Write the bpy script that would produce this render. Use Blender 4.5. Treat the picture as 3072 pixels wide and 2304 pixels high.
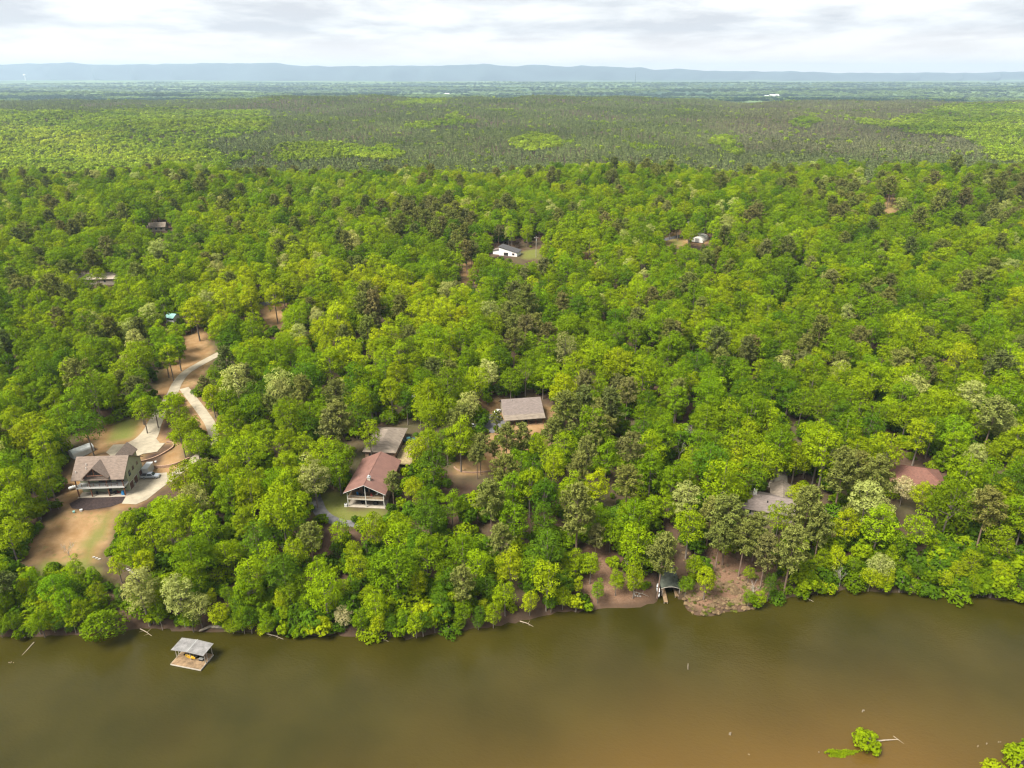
import bpy, bmesh, math, random
import numpy as np
from mathutils import Vector, Matrix

# ---------------------------------------------------------------- camera, sky, sun, exposure
scene = bpy.context.scene
for o in list(bpy.data.objects):
    bpy.data.objects.remove(o)
root_col = scene.collection
CAM_Z = 130.0
PITCH = math.radians(23.6)
FPX = 710.0
cam_data = bpy.data.cameras.new('camera')
cam_data.sensor_width = 36.0
cam_data.lens = FPX * 36.0 / 1024.0
cam_data.clip_start = 1.0
cam_data.clip_end = 60000.0
cam = bpy.data.objects.new('camera', cam_data)
cam.location = (0, 0, CAM_Z)
cam.rotation_euler = (math.pi / 2 - PITCH, 0, 0)
root_col.objects.link(cam)
scene.camera = cam

SUN_EL, SUN_AZ = math.radians(56), math.radians(-125)   # azimuth clockwise from +Y
world = bpy.data.worlds.new('World')
scene.world = world
world.use_nodes = True
nt = world.node_tree
nt.nodes.clear()
def wn(t, **k):
    n = nt.nodes.new(t)
    for a, b in k.items():
        setattr(n, a, b)
    return n
sky = wn('ShaderNodeTexSky', sky_type='NISHITA')
sky.sun_disc = False
sky.sun_elevation = SUN_EL
sky.sun_rotation = SUN_AZ
sky.dust_density = 2.0
geo = wn('ShaderNodeTexCoord')
sep = wn('ShaderNodeSeparateXYZ')
nt.links.new(geo.outputs['Generated'], sep.inputs[0])
zc = wn('ShaderNodeMath', operation='MAXIMUM'); nt.links.new(sep.outputs[2], zc.inputs[0]); zc.inputs[1].default_value = 0.0
za = wn('ShaderNodeMath', operation='ADD'); nt.links.new(zc.outputs[0], za.inputs[0]); za.inputs[1].default_value = 0.11
px = wn('ShaderNodeMath', operation='DIVIDE'); nt.links.new(sep.outputs[0], px.inputs[0]); nt.links.new(za.outputs[0], px.inputs[1])
py = wn('ShaderNodeMath', operation='DIVIDE'); nt.links.new(sep.outputs[1], py.inputs[0]); nt.links.new(za.outputs[0], py.inputs[1])
cmb = wn('ShaderNodeCombineXYZ'); nt.links.new(px.outputs[0], cmb.inputs[0]); nt.links.new(py.outputs[0], cmb.inputs[1])
cmap = wn('ShaderNodeMapping'); nt.links.new(cmb.outputs[0], cmap.inputs[0])
cmap.inputs['Location'].default_value = (3.1, 1.7, 0)
cmap.inputs['Scale'].default_value = (0.95, 0.80, 1)
cn = wn('ShaderNodeTexNoise'); cn.inputs['Scale'].default_value = 1.0; cn.inputs['Detail'].default_value = 7; cn.inputs['Roughness'].default_value = 0.60
cn.inputs['Distortion'].default_value = 0.15
nt.links.new(cmap.outputs[0], cn.inputs['Vector'])
# cloud brightness: lit wool and greyer bases
cr = wn('ShaderNodeValToRGB')
cr.color_ramp.elements[0].position = 0.40; cr.color_ramp.elements[0].color = (0.60, 0.615, 0.65, 1)
cr.color_ramp.elements[1].position = 0.56; cr.color_ramp.elements[1].color = (0.86, 0.87, 0.89, 1)
e = cr.color_ramp.elements.new(0.48); e.color = (0.72, 0.735, 0.755, 1)
nt.links.new(cn.outputs['Fac'], cr.inputs['Fac'])
# thin gaps where the blue sky shows
cn2 = wn('ShaderNodeTexNoise'); cn2.inputs['Scale'].default_value = 0.7; cn2.inputs['Detail'].default_value = 5
nt.links.new(cmap.outputs[0], cn2.inputs['Vector'])
cv = wn('ShaderNodeMapRange'); cv.inputs['From Min'].default_value = 0.30; cv.inputs['From Max'].default_value = 0.46
cv.inputs['To Min'].default_value = 0.82; cv.inputs['To Max'].default_value = 1.0
nt.links.new(cn2.outputs['Fac'], cv.inputs['Value'])
bg_sky = wn('ShaderNodeBackground'); bg_sky.inputs['Strength'].default_value = 0.10
nt.links.new(sky.outputs[0], bg_sky.inputs['Color'])
bg_cl = wn('ShaderNodeBackground'); bg_cl.inputs['Strength'].default_value = 0.425
# the cloud deck whitens towards the horizon
hz_f = wn('ShaderNodeMapRange'); hz_f.inputs['From Min'].default_value = 0.0; hz_f.inputs['From Max'].default_value = 0.05; hz_f.inputs['To Min'].default_value = 1.0; hz_f.inputs['To Max'].default_value = 0.0
nt.links.new(zc.outputs[0], hz_f.inputs['Value'])
hzm = wn('ShaderNodeMix', data_type='RGBA'); nt.links.new(hz_f.outputs[0], hzm.inputs[0]); nt.links.new(cr.outputs[0], hzm.inputs[6]); hzm.inputs[7].default_value = (1.04, .90, .80, 1)
nt.links.new(hzm.outputs[2], bg_cl.inputs['Color'])
mx = wn('ShaderNodeMixShader')
nt.links.new(cv.outputs[0], mx.inputs[0]); nt.links.new(bg_sky.outputs[0], mx.inputs[1]); nt.links.new(bg_cl.outputs[0], mx.inputs[2])
wo = wn('ShaderNodeOutputWorld'); nt.links.new(mx.outputs[0], wo.inputs['Surface'])

sun_d = bpy.data.lights.new('sun', 'SUN')
sun_d.energy = 3.9
sun_d.angle = math.radians(24)
sun_d.color = (1.0, 0.95, 0.85)
sun = bpy.data.objects.new('sun', sun_d)
sd = Vector((math.sin(SUN_AZ) * math.cos(SUN_EL), math.cos(SUN_AZ) * math.cos(SUN_EL), math.sin(SUN_EL)))
sun.rotation_euler = (-sd).to_track_quat('-Z', 'Y').to_euler()
sun.location = sd * 300
root_col.objects.link(sun)

vs = scene.view_settings
vs.view_transform = 'Standard'
vs.look = 'None'
vs.exposure = 1.56
vs.gamma = 1.0
vs.use_curve_mapping = False
scene.render.engine = 'CYCLES'
cy = scene.cycles
cy.max_bounces = 4
cy.diffuse_bounces = 3
cy.glossy_bounces = 2
cy.transmission_bounces = 3
cy.volume_bounces = 0
cy.transparent_max_bounces = 4
cy.caustics_reflective = False
cy.caustics_refractive = False
cy.use_denoising = True
cy.sample_clamp_indirect = 4.0
cy.pixel_filter_type = 'BLACKMAN_HARRIS'
cy.filter_width = 1.25

random.seed(7)
RNG = np.random.default_rng(7)

# ---------------------------------------------------------------- picture geometry (photo pixels, 3072 x 2304) to the ground
CP, SP = math.cos(PITCH), math.sin(PITCH)
def project(p):
    """world points (n,3) to photo pixels (n,2) and depth along the view axis"""
    p = np.asarray(p, float).reshape(-1, 3)
    ry, rz = p[:, 1], p[:, 2] - CAM_Z
    d = ry * CP - rz * SP
    up = ry * SP + rz * CP
    d = np.where(d < 1, 1, d)
    return np.stack([(512 + FPX * p[:, 0] / d) * 3, (384 - FPX * up / d) * 3], 1), d
def ray(sx, sy):
    a = (sx / 3 - 512) / FPX
    b = -(sy / 3 - 384) / FPX
    return np.array([a, CP + b * SP, -SP + b * CP])
def on_level(sx, sy, z=0.0):
    r = ray(sx, sy)
    t = (z - CAM_Z) / r[2]
    return r[0] * t, r[1] * t
def in_poly(px_, py_, poly):
    px_, py_ = np.asarray(px_, float), np.asarray(py_, float)
    inside = np.zeros(px_.shape, bool)
    n = len(poly)
    for i in range(n):
        x1, y1 = poly[i]; x2, y2 = poly[(i + 1) % n]
        if y1 == y2:
            continue
        c = ((y1 > py_) != (y2 > py_)) & (px_ < (x2 - x1) * (py_ - y1) / (y2 - y1) + x1)
        inside ^= c
    return inside
def sstep(a, b, x):
    t = np.clip((np.asarray(x, float) - a) / (b - a), 0, 1)
    return t * t * (3 - 2 * t)
def wob(x, y, s, seed=0.0):
    """cheap smooth noise in about -1..1"""
    return (np.sin(x / s * 1.7 + 1.3 + seed) * np.cos(y / s * 1.3 + 0.7 * seed) + 0.6 * np.sin((x + y) / s * 2.9 + 2.1 * seed + .4)
            + 0.5 * np.cos((x * 0.8 - y * 1.1) / s * 2.3 + seed) + 0.35 * np.sin((1.9 * x - .6 * y) / s * 2.7 + 3 * seed)) / 2.0

SHORE_SRC = [(-900, 1930), (-300, 1915), (0, 1912), (120, 1910), (230, 1905), (330, 1893), (450, 1888), (560, 1893), (640, 1897), (740, 1898), (850, 1903), (1000, 1907),
             (1120, 1911), (1240, 1915), (1310, 1900), (1420, 1888), (1520, 1875), (1640, 1845), (1750, 1832), (1860, 1826), (1920, 1822), (1958, 1812),
             (1978, 1802), (1990, 1735), (2022, 1735), (2041, 1795), (2052, 1822), (2075, 1840), (2110, 1851), (2150, 1848), (2185, 1838), (2250, 1830), (2300, 1808),
             (2340, 1796), (2400, 1790), (2460, 1778), (2520, 1772), (2600, 1772), (2700, 1780), (2800, 1786), (2900, 1790), (3072, 1802), (3400, 1815), (3900, 1830)]
_sh = sorted(on_level(*p) for p in SHORE_SRC)
SHX = np.array([p[0] for p in _sh]); SHY = np.array([p[1] for p in _sh])
ISLETS = [(on_level(2600, 2225), 3.2, 2.6, 0.75), (on_level(2490, 2262), 4.2, 1.2, 0.55), (on_level(3110, 2330), 9.0, 6.0, 1.4)]
PY = np.array([-900, -60, -12, -3, 0, 0.6, 3, 12, 40, 80, 140, 220, 320, 420, 500, 560, 640, 760, 840, 1000, 1300, 1800, 2400, 2850, 3300, 4200, 5200, 40000], float)
PZ = np.array([-5, -4, -2.2, -1.0, -0.3, 0.5, 1.6, 3.2, 7.5, 11, 15, 20, 26, 31, 33, 31, 22, 6, 1, 1, 7, 14, 20, 24, 8, -24, -32, -34], float)
PADS = []          # (x, y, radius, blend, z)
def height(x, y, pads=True):
    x = np.asarray(x, float); y = np.asarray(y, float)
    S = np.interp(x, SHX, SHY) + .55 * wob(x, x * .3, 2.4, 1.0) + .3 * wob(x, x * .2, .9, 2.0)
    d = y - S
    h = np.interp(d, PY, PZ)
    amp = np.interp(d, [0, 20, 60, 300, 600, 900, 2800, 3600, 6000, 20000], [0, .1, .9, 2.2, 2.5, 3.0, 5, 5, 6, 9])
    h = h + amp * wob(x, y, np.interp(y, [0, 700, 1200, 4000, 9000], [60, 60, 60, 60, 60]), 1.0) * sstep(20, 60, d) * sstep(5000, 1000, y)
    far = sstep(700, 1000, y)
    h = h + far * sstep(5200, 3000, y) * (11 * wob(x, y, 260, 2.0) + 10 * sstep(1100, 1700, y) * wob(x * .6, y, 520, 3.0))
    # the ridge of pines: lower to the right of the middle
    crest = np.interp(x / np.maximum(y, 1), [-.8, -.6, -.3, -.05, .15, .3, .4, .55, .72, .9], [0, 1, 7, 9, 3, -7, -6, -1, 3, 3])
    h = h + crest * np.exp(-((d - 2800) / 750) ** 2)
    rl = np.interp(x / np.maximum(y, 1), [-.8, -.3, 0, .3, .5, .8], [0, -1.5, -2, 1.5, 3, 3])
    h = h + (rl + 4.5 * wob(x, y * .3, 95, 5.0)) * np.exp(-((d - 500) / 150) ** 2)
    pl = sstep(4600, 5600, y)
    h = h + pl * (16 * np.sin(y / 620 + np.sin(x / 2100) * 1.6) * sstep(5000, 6500, y) + 14 * np.sin(y / 1700 + x / 5200) + 10 * wob(x, y * 1.5, 900, 4.0))
    for (cx, cy_), rx, ry, top in ISLETS:
        q = ((x - cx) / rx) ** 2 + ((y - cy_) / ry) ** 2
        g = np.exp(-q * 1.2)
        h = np.where(d < -10, np.maximum(h, -4 + (4 + top) * g), h)
    if pads:
        for cx, cy_, r, b, z in PADS:
            rr = np.hypot(x - cx, y - cy_)
            w = 1 - sstep(r, r + b, rr)
            h = h * (1 - w) + z * w
    return h
def hit(sx, sy, off=0.0, pads=True, tmax=5200):
    """where the ray through a photo pixel meets the ground raised by off"""
    r = ray(sx, sy)
    t = np.concatenate([np.arange(90, 900, 2.0), np.arange(900, tmax, 12.0)])
    P = r[None] * t[:, None]
    P[:, 2] += CAM_Z
    below = P[:, 2] < height(P[:, 0], P[:, 1], pads) + off
    i = int(np.argmax(below)) if below.any() else len(t) - 1
    a, b = t[max(i - 1, 0)], t[i]
    for _ in range(22):
        m = (a + b) / 2
        q = r * m
        if q[2] + CAM_Z < float(height(q[0], q[1], pads)) + off:
            b = m
        else:
            a = m
    q = r * b
    return np.array([q[0], q[1], q[2] + CAM_Z - off])
def add_pad(sx, sy, r, b, dz=0.0):
    p = hit(sx, sy, pads=False)
    PADS.append((p[0], p[1], r, b, p[2] + dz))
    return p

add_pad(318, 1462, 13, 9)            # green house
add_pad(395, 1338, 8, 7, 0.0)        # its turning place
add_pad(1100, 1500, 15, 10)          # house with the red roof
add_pad(1180, 1310, 14, 10)
add_pad(1575, 1250, 14, 10)
add_pad(2285, 1520, 12, 9)
add_pad(2735, 1435, 12, 9)
add_pad(1530, 757, 14, 10)

# ---------------------------------------------------------------- materials
def new_mat(name):
    m = bpy.data.materials.new(name)
    m.use_nodes = True
    m.node_tree.nodes.clear()
    return m, m.node_tree
def N(t, typ, **k):
    n = t.nodes.new(typ)
    for a, b in k.items():
        setattr(n, a, b)
    return n
def mixc(t, fac, a, b, mode='MIX'):
    n = N(t, 'ShaderNodeMix', data_type='RGBA', blend_type=mode)
    for i, v in ((0, fac), (6, a), (7, b)):
        if isinstance(v, (int, float)):
            n.inputs[i].default_value = v
        elif isinstance(v, tuple):
            n.inputs[i].default_value = (*v, 1) if len(v) == 3 else v
        else:
            t.links.new(v, n.inputs[i])
    return n.outputs[2]
def surf(name, col, rough=0.8, var=0.18, scale=1.2, bump=0.0, bscale=8.0, metal=0.0, spec=0.3, col2=None, stretch=(1, 1, 1), wave=None):
    """painted, weathered or grained surface: colour varied by two sizes of noise, optional fine relief"""
    m, t = new_mat(name)
    tc = N(t, 'ShaderNodeTexCoord')
    mp = N(t, 'ShaderNodeMapping'); mp.inputs['Scale'].default_value = stretch
    t.links.new(tc.outputs['Object'], mp.inputs[0])
    n1 = N(t, 'ShaderNodeTexNoise'); n1.inputs['Scale'].default_value = scale; n1.inputs['Detail'].default_value = 6; n1.inputs['Roughness'].default_value = .65
    t.links.new(mp.outputs[0], n1.inputs['Vector'])
    c2 = col2 or tuple(max(c * (1 - 2.2 * var), 0) for c in col)
    hi = tuple(min(c * (1 + var), 1) for c in col)
    mr = N(t, 'ShaderNodeMapRange'); mr.inputs['From Min'].default_value = .3; mr.inputs['From Max'].default_value = .7
    t.links.new(n1.outputs['Fac'], mr.inputs['Value'])
    c = mixc(t, mr.outputs[0], c2, hi)
    bs = N(t, 'ShaderNodeBsdfPrincipled')
    t.links.new(c, bs.inputs['Base Color'])
    bs.inputs['Roughness'].default_value = rough
    bs.inputs['Metallic'].default_value = metal
    bs.inputs['Specular IOR Level'].default_value = spec
    if bump or wave:
        if wave:
            w = N(t, 'ShaderNodeTexWave', wave_type='BANDS', bands_direction=wave[0]); w.inputs['Scale'].default_value = wave[1]; w.inputs['Distortion'].default_value = wave[2] if len(wave) > 2 else 0
            t.links.new(tc.outputs['Object'], w.inputs['Vector']); src = w.outputs['Fac']
        else:
            n2 = N(t, 'ShaderNodeTexNoise'); n2.inputs['Scale'].default_value = bscale; n2.inputs['Detail'].default_value = 3
            t.links.new(mp.outputs[0], n2.inputs['Vector']); src = n2.outputs['Fac']
        b = N(t, 'ShaderNodeBump'); b.inputs['Strength'].default_value = bump or .5; b.inputs['Distance'].default_value = .06
        t.links.new(src, b.inputs['Height']); t.links.new(b.outputs[0], bs.inputs['Normal'])
    o = N(t, 'ShaderNodeOutputMaterial'); t.links.new(bs.outputs[0], o.inputs[0])
    return m
def glass(name, col=(.02, .03, .035)):
    m, t = new_mat(name)
    bs = N(t, 'ShaderNodeBsdfPrincipled'); bs.inputs['Base Color'].default_value = (*col, 1)
    bs.inputs['Roughness'].default_value = .06; bs.inputs['Specular IOR Level'].default_value = .7
    o = N(t, 'ShaderNodeOutputMaterial'); t.links.new(bs.outputs[0], o.inputs[0])
    return m
def leaf_mat(name, trans=0.35):
    m, t = new_mat(name)
    a = N(t, 'ShaderNodeAttribute', attribute_type='INSTANCER', attribute_name='tint')
    f = N(t, 'ShaderNodeAttribute', attribute_type='GEOMETRY', attribute_name='shade')
    mr = N(t, 'ShaderNodeMapRange'); mr.inputs['To Min'].default_value = .66; mr.inputs['To Max'].default_value = 1.34
    t.links.new(f.outputs['Fac'], mr.inputs['Value'])
    c = mixc(t, 1.0, a.outputs['Color'], mr.outputs[0], 'MULTIPLY')
    ty = mixc(t, 1.0, c, (1.15, 1.1, .55), 'MULTIPLY')
    d = N(t, 'ShaderNodeBsdfDiffuse'); t.links.new(c, d.inputs['Color'])
    tr = N(t, 'ShaderNodeBsdfTranslucent'); t.links.new(ty, tr.inputs['Color'])
    mxs = N(t, 'ShaderNodeMixShader'); mxs.inputs[0].default_value = trans
    t.links.new(d.outputs[0], mxs.inputs[1]); t.links.new(tr.outputs[0], mxs.inputs[2])
    o = N(t, 'ShaderNodeOutputMaterial'); t.links.new(mxs.outputs[0], o.inputs[0])
    return m
M = {}
M['leaf'] = leaf_mat('leaf', .38)
M['needle'] = leaf_mat('needle', .18)
M['bark'] = surf('grey_bark', (.17, .14, .115), .95, .25, 2.5, .5, 6, stretch=(1, 1, .2))
M['pine_bark'] = surf('pine_bark', (.20, .135, .10), .95, .25, 2.5, .5, 6, stretch=(1, 1, .2))
M['dead_bark'] = surf('dead_bark', (.33, .29, .25), .95, .2, 2.5, .3, 6, stretch=(1, 1, .2))
M['shingle_brown'] = surf('shingle_brown', (.165, .125, .10), .92, .16, 1.6, .35, 14, stretch=(.6, 1.8, 1))
M['shingle_grey'] = surf('shingle_grey', (.155, .125, .112), .92, .16, 1.6, .35, 14, stretch=(.6, 1.8, 1))
M['shingle_tan'] = surf('shingle_tan', (.185, .15, .118), .92, .2, .8, .35, 14, stretch=(.6, 1.8, 1))
M['shingle_red'] = surf('shingle_red', (.145, .068, .050), .9, .16, 1.4, .35, 14)
M['metal_red'] = surf('metal_red', (.185, .095, .075), .55, .10, .5, .5, wave=('X', 5.0), spec=.4)
M['metal_white'] = surf('metal_white', (.50, .51, .505), .5, .08, .6, .5, wave=('Y', 6.0), spec=.4)
M['metal_grey'] = surf('metal_grey', (.25, .24, .235), .5, .2, .9, .5, wave=('X', 6.0), spec=.45, metal=.2)
M['metal_green'] = surf('metal_green', (.085, .095, .075), .6, .2, .9, .5, wave=('X', 6.0), spec=.4)
M['siding_green'] = surf('siding_green', (.30, .31, .205), .75, .06, .8, .4, wave=('Z', 8.0))
M['brick'] = surf('brick_wall', (.28, .175, .125), .9, .22, 2.0, .3, 10)
M['siding_white'] = surf('siding_white', (.72, .72, .70), .75, .05, .8, .3, wave=('Z', 6.0))
M['siding_tan'] = surf('siding_tan', (.34, .29, .23), .8, .08, .8, .3, wave=('Z', 6.0))
M['trim'] = surf('white_trim', (.50, .49, .465), .6, .06, 1.0)
M['trim_tan'] = surf('tan_trim', (.42, .38, .32), .7, .08, 1.0)
M['timber'] = surf('brown_timber', (.16, .065, .035), .7, .2, 3.0, .2, 10, stretch=(1, 1, .2))
M['deck_new'] = surf('new_deck_wood', (.34, .26, .135), .8, .2, 1.2, .7, wave=('Y', 3.2, .4))
M['deck_old'] = surf('old_deck_wood', (.27, .18, .10), .85, .25, 1.0, .6, wave=('Y', 4.0, .5))
M['deck_grey'] = surf('grey_deck', (.36, .35, .33), .8, .1, 1.0, .3, wave=('Y', 4.0))
M['concrete'] = surf('concrete', (.29, .25, .182), .9, .12, .45, .15, 12)
M['patio'] = surf('patio_concrete', (.30, .26, .21), .9, .12, .6, .15, 12)
M['asphalt'] = surf('asphalt', (.115, .11, .115), .95, .2, .5, .3, 20)
M['gravel'] = surf('gravel', (.20, .165, .135), .97, .25, 1.5, .6, 9)
M['dirt_road'] = surf('dirt_road', (.42, .31, .2), .97, .15, .3)
M['block_wall'] = surf('block_wall', (.30, .19, .13), .92, .2, 2.0, .4, 8)
M['rock'] = surf('limestone', (.17, .145, .112), .95, .3, 1.0, .6, 5)
M['glass'] = glass('window_glass')
M['dark'] = surf('dark_interior', (.03, .028, .026), .9, .1)
M['garage'] = surf('brown_garage_door', (.12, .06, .045), .6, .1, 1.0, .5, wave=('Z', 5.0))
M['white_paint'] = surf('white_paint', (.60, .60, .585), .4, .05, 1.0, spec=.5)
M['silver_paint'] = surf('silver_paint', (.42, .45, .49), .32, .05, 1.0, spec=.6, metal=.35)
M['teal_paint'] = surf('teal_paint', (.03, .09, .10), .35, .1, 1.0, spec=.6)
M['teal_roof'] = surf('teal_roof', (.22, .42, .38), .6, .1, 1.0)
M['blue'] = surf('blue_tarp', (.03, .19, .42), .6, .15, 3.0)
M['red'] = surf('red_fabric', (.30, .045, .04), .7, .15, 3.0)
M['yellow'] = surf('yellow_plastic', (.75, .44, .02), .4, .1, 2.0, spec=.5)
M['rubber'] = surf('rubber', (.025, .025, .027), .8, .1)
M['chrome'] = surf('galvanised', (.42, .42, .41), .45, .12, 2.0, metal=.5)
M['pole'] = surf('pole_wood', (.33, .29, .25), .9, .15, 2.0, stretch=(1, 1, .2))
M['stone_pale'] = surf('pale_stone', (.34, .31, .27), .9, .15, 2.0)
M['cream_roof'] = surf('cream_roof', (.42, .35, .28), .7, .1, .8)
M['drift'] = surf('driftwood', (.30, .25, .19), .9, .25, 4.0, stretch=(1, 1, .3))
M['grass_blade'] = None

# ---------------------------------------------------------------- mesh helpers
class MB:
    def __init__(s):
        s.v = []; s.f = []
    def add(s, vs_, fs):
        o = len(s.v)
        s.v += [tuple(map(float, p)) for p in vs_]
        s.f += [tuple(i + o for i in f) for f in fs]
        return s
    def box(s, x0, x1, y0, y1, z0, z1):
        return s.add([(x0, y0, z0), (x1, y0, z0), (x1, y1, z0), (x0, y1, z0), (x0, y0, z1), (x1, y0, z1), (x1, y1, z1), (x0, y1, z1)],
                     [(0, 3, 2, 1), (4, 5, 6, 7), (0, 1, 5, 4), (1, 2, 6, 5), (2, 3, 7, 6), (3, 0, 4, 7)])
    def slab(s, pts, th):
        """flat or sloping panel from its upper outline, th thick downwards"""
        n = len(pts)
        lo = [(p[0], p[1], p[2] - th) for p in pts]
        return s.add(list(pts) + lo, [tuple(range(n)), tuple(range(2 * n - 1, n - 1, -1))] + [(i, i + n, (i + 1) % n + n, (i + 1) % n) for i in range(n)])
    def tube(s, p, r, n=8, cap=True):
        """bent tapering tube through points p with radii r"""
        p = [Vector(q) for q in p]
        if isinstance(r, (int, float)):
            r = [r] * len(p)
        vs_, fs = [], []
        for i, q in enumerate(p):
            t = (p[min(i + 1, len(p) - 1)] - p[max(i - 1, 0)]).normalized()
            a = t.orthogonal().normalized(); b = t.cross(a)
            for k in range(n):
                w = 2 * math.pi * k / n
                vs_.append(q + (a * math.cos(w) + b * math.sin(w)) * r[i])
        for i in range(len(p) - 1):
            for k in range(n):
                fs.append((i * n + k, i * n + (k + 1) % n, (i + 1) * n + (k + 1) % n, (i + 1) * n + k))
        if cap:
            fs.append(tuple(range(n - 1, -1, -1))); fs.append(tuple(range((len(p) - 1) * n, len(p) * n)))
        return s.add(vs_, fs)
    def prism(s, poly, axis, a, b):
        """outline poly in the plane across axis ('x': (y,z), 'y': (x,z), 'z': (x,y)), from a to b"""
        mk = {'x': lambda u, w, c: (c, u, w), 'y': lambda u, w, c: (u, c, w), 'z': lambda u, w, c: (u, w, c)}[axis]
        n = len(poly)
        vs_ = [mk(u, w, a) for u, w in poly] + [mk(u, w, b) for u, w in poly]
        return s.add(vs_, [tuple(range(n)), tuple(range(2 * n - 1, n - 1, -1))] + [(i, (i + 1) % n, (i + 1) % n + n, i + n) for i in range(n)])
    def mesh(s, name, mat, smooth=False):
        me = bpy.data.meshes.new(name)
        me.from_pydata(s.v, [], s.f)
        me.validate()
        bm = bmesh.new(); bm.from_mesh(me); bmesh.ops.recalc_face_normals(bm, faces=bm.faces[:]); bm.to_mesh(me); bm.free()
        if mat: me.materials.append(mat)
        if smooth:
            me.polygons.foreach_set('use_smooth', [True] * len(me.polygons))
        return me
    def build(s, name, mat, parent=None, smooth=False, bevel=0.0):
        o = bpy.data.objects.new(name, s.mesh(name, mat, smooth))
        root_col.objects.link(o)
        if parent: o.parent = parent
        if bevel:
            b = o.modifiers.new('bevel', 'BEVEL'); b.width = bevel; b.segments = 2
        return o
def tag(o, label=None, cat=None, group=None, kind=None):
    if label: o['label'] = label
    if cat: o['category'] = cat
    if group: o['group'] = group
    if kind: o['kind'] = kind
    return o
def empty(name, loc, rz=0.0, label=None, cat=None, group=None):
    o = bpy.data.objects.new(name, None)
    o.empty_display_size = 1
    root_col.objects.link(o)
    o.location = loc; o.rotation_euler = (0, 0, rz)
    return tag(o, label, cat, group)
def copy_tree(o, parent=None):
    c = o.copy(); root_col.objects.link(c); c.parent = parent
    for ch in list(o.children):
        copy_tree(ch, c)
    return c
def np_mesh(name, V, Q, mat=None, smooth=False):
    me = bpy.data.meshes.new(name)
    V = np.asarray(V, np.float32); Q = np.asarray(Q, np.int32)
    me.vertices.add(len(V)); me.vertices.foreach_set('co', V.ravel())
    k = Q.shape[1]
    me.loops.add(Q.size); me.loops.foreach_set('vertex_index', Q.ravel())
    me.polygons.add(len(Q)); me.polygons.foreach_set('loop_start', np.arange(0, Q.size, k, dtype=np.int32))
    me.update(calc_edges=True)
    if smooth:
        me.polygons.foreach_set('use_smooth', np.ones(len(Q), bool))
    if mat: me.materials.append(mat)
    return me
def grid_faces(nr, nc):
    i = np.arange(nr - 1)[:, None] * nc + np.arange(nc - 1)[None]
    return np.stack([i, i + 1, i + nc + 1, i + nc], -1).reshape(-1, 4)

# ---------------------------------------------------------------- ground
CLAY = [  # bare orange earth, photo pixels
    [(80, 1695), (70, 1655), (130, 1580), (180, 1540), (195, 1480), (208, 1420), (235, 1370), (262, 1300), (300, 1260), (440, 1265), (470, 1225), (500, 1235), (470, 1300), (545, 1330), (560, 1400), (500, 1450), (400, 1520), (360, 1540), (330, 1600), (290, 1690)],
    [(470, 1200), (490, 1110), (540, 1060), (560, 1000), (620, 985), (640, 1060), (600, 1130), (570, 1170), (640, 1230), (660, 1300), (600, 1330), (560, 1230)],
    [(1455, 1210), (1510, 1195), (1520, 1260), (1460, 1260)], [(1500, 1265), (1640, 1255), (1660, 1300), (1500, 1310)], [(1620, 1215), (1670, 1225), (1670, 1265), (1625, 1262)],
    [(1355, 1310), (1480, 1290), (1650, 1320), (1640, 1400), (1480, 1425), (1370, 1425)],
    [(780, 920), (860, 900), (880, 960), (800, 1000)], [(1380, 790), (1430, 770), (1450, 840), (1390, 860)], [(1740, 745), (1800, 740), (1790, 790), (1730, 790)],
    [(1995, 690), (2060, 690), (2130, 730), (2010, 740)], [(2640, 590), (2690, 590), (2690, 640), (2640, 640)]]
LITTER = [[(2130, 1640), (2300, 1620), (2360, 1700), (2340, 1800), (2200, 1845), (2060, 1845), (2045, 1780), (2130, 1760)], [(1760, 1560), (1830, 1560), (1850, 1760), (1960, 1740), (1965, 1825), (1770, 1840), (1740, 1760)]]
GRASS = [[(960, 1480), (1045, 1470), (1045, 1530), (1160, 1530), (1160, 1570), (1000, 1570), (950, 1540)], [(1565, 750), (1628, 750), (1622, 780), (1572, 780)],
         [(230, 1670), (280, 1600), (330, 1530), (345, 1535), (300, 1620), (260, 1680)], [(340, 1255), (420, 1260), (400, 1320), (330, 1325)], [(2010, 715), (2045, 715), (2045, 735), (2010, 735)],
         [(2300, 1380), (2420, 1380), (2420, 1405), (2330, 1410)], [(150, 1680), (260, 1685), (350, 1760), (150, 1800), (60, 1760)], [(2655, 615), (2680, 610), (2680, 630), (2655, 630)]]
MULCH = [[(205, 1510), (240, 1490), (375, 1488), (372, 1505), (335, 1520), (265, 1532), (215, 1525)], [(480, 1330), (520, 1330), (523, 1345), (480, 1370), (430, 1385), (425, 1370), (470, 1355)], [(425, 1385), (490, 1365), (480, 1395), (430, 1400)], [(255, 1365), (340, 1355), (340, 1368), (250, 1372)]]
NC = 420
ys = np.concatenate([np.arange(-260, 90, 10.0), np.arange(90, 480, 1.5), 480 * (26000 / 480) ** np.linspace(0, 1, 210)[1:]])
S_ = np.linspace(-1, 1, NC)
hw = 250 + np.abs(ys) * 0.92
GX = hw[:, None] * S_[None]
GY = np.repeat(ys[:, None], NC, 1)
GZ = height(GX, GY)
gv = np.stack([GX, GY, GZ], -1).reshape(-1, 3)
me = np_mesh('ground', gv, grid_faces(len(ys), NC), smooth=True)
near = (gv[:, 1] > 85) & (gv[:, 1] < 900)
pr, dd = project(gv)
jx = pr[:, 0] + 9 * wob(gv[:, 0], gv[:, 1], 4.0, 5.0); jy = pr[:, 1] + 7 * wob(gv[:, 0], gv[:, 1], 3.6, 6.0)
wt = np.zeros((len(gv), 4), np.float32); wt[:, 3] = 0
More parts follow.
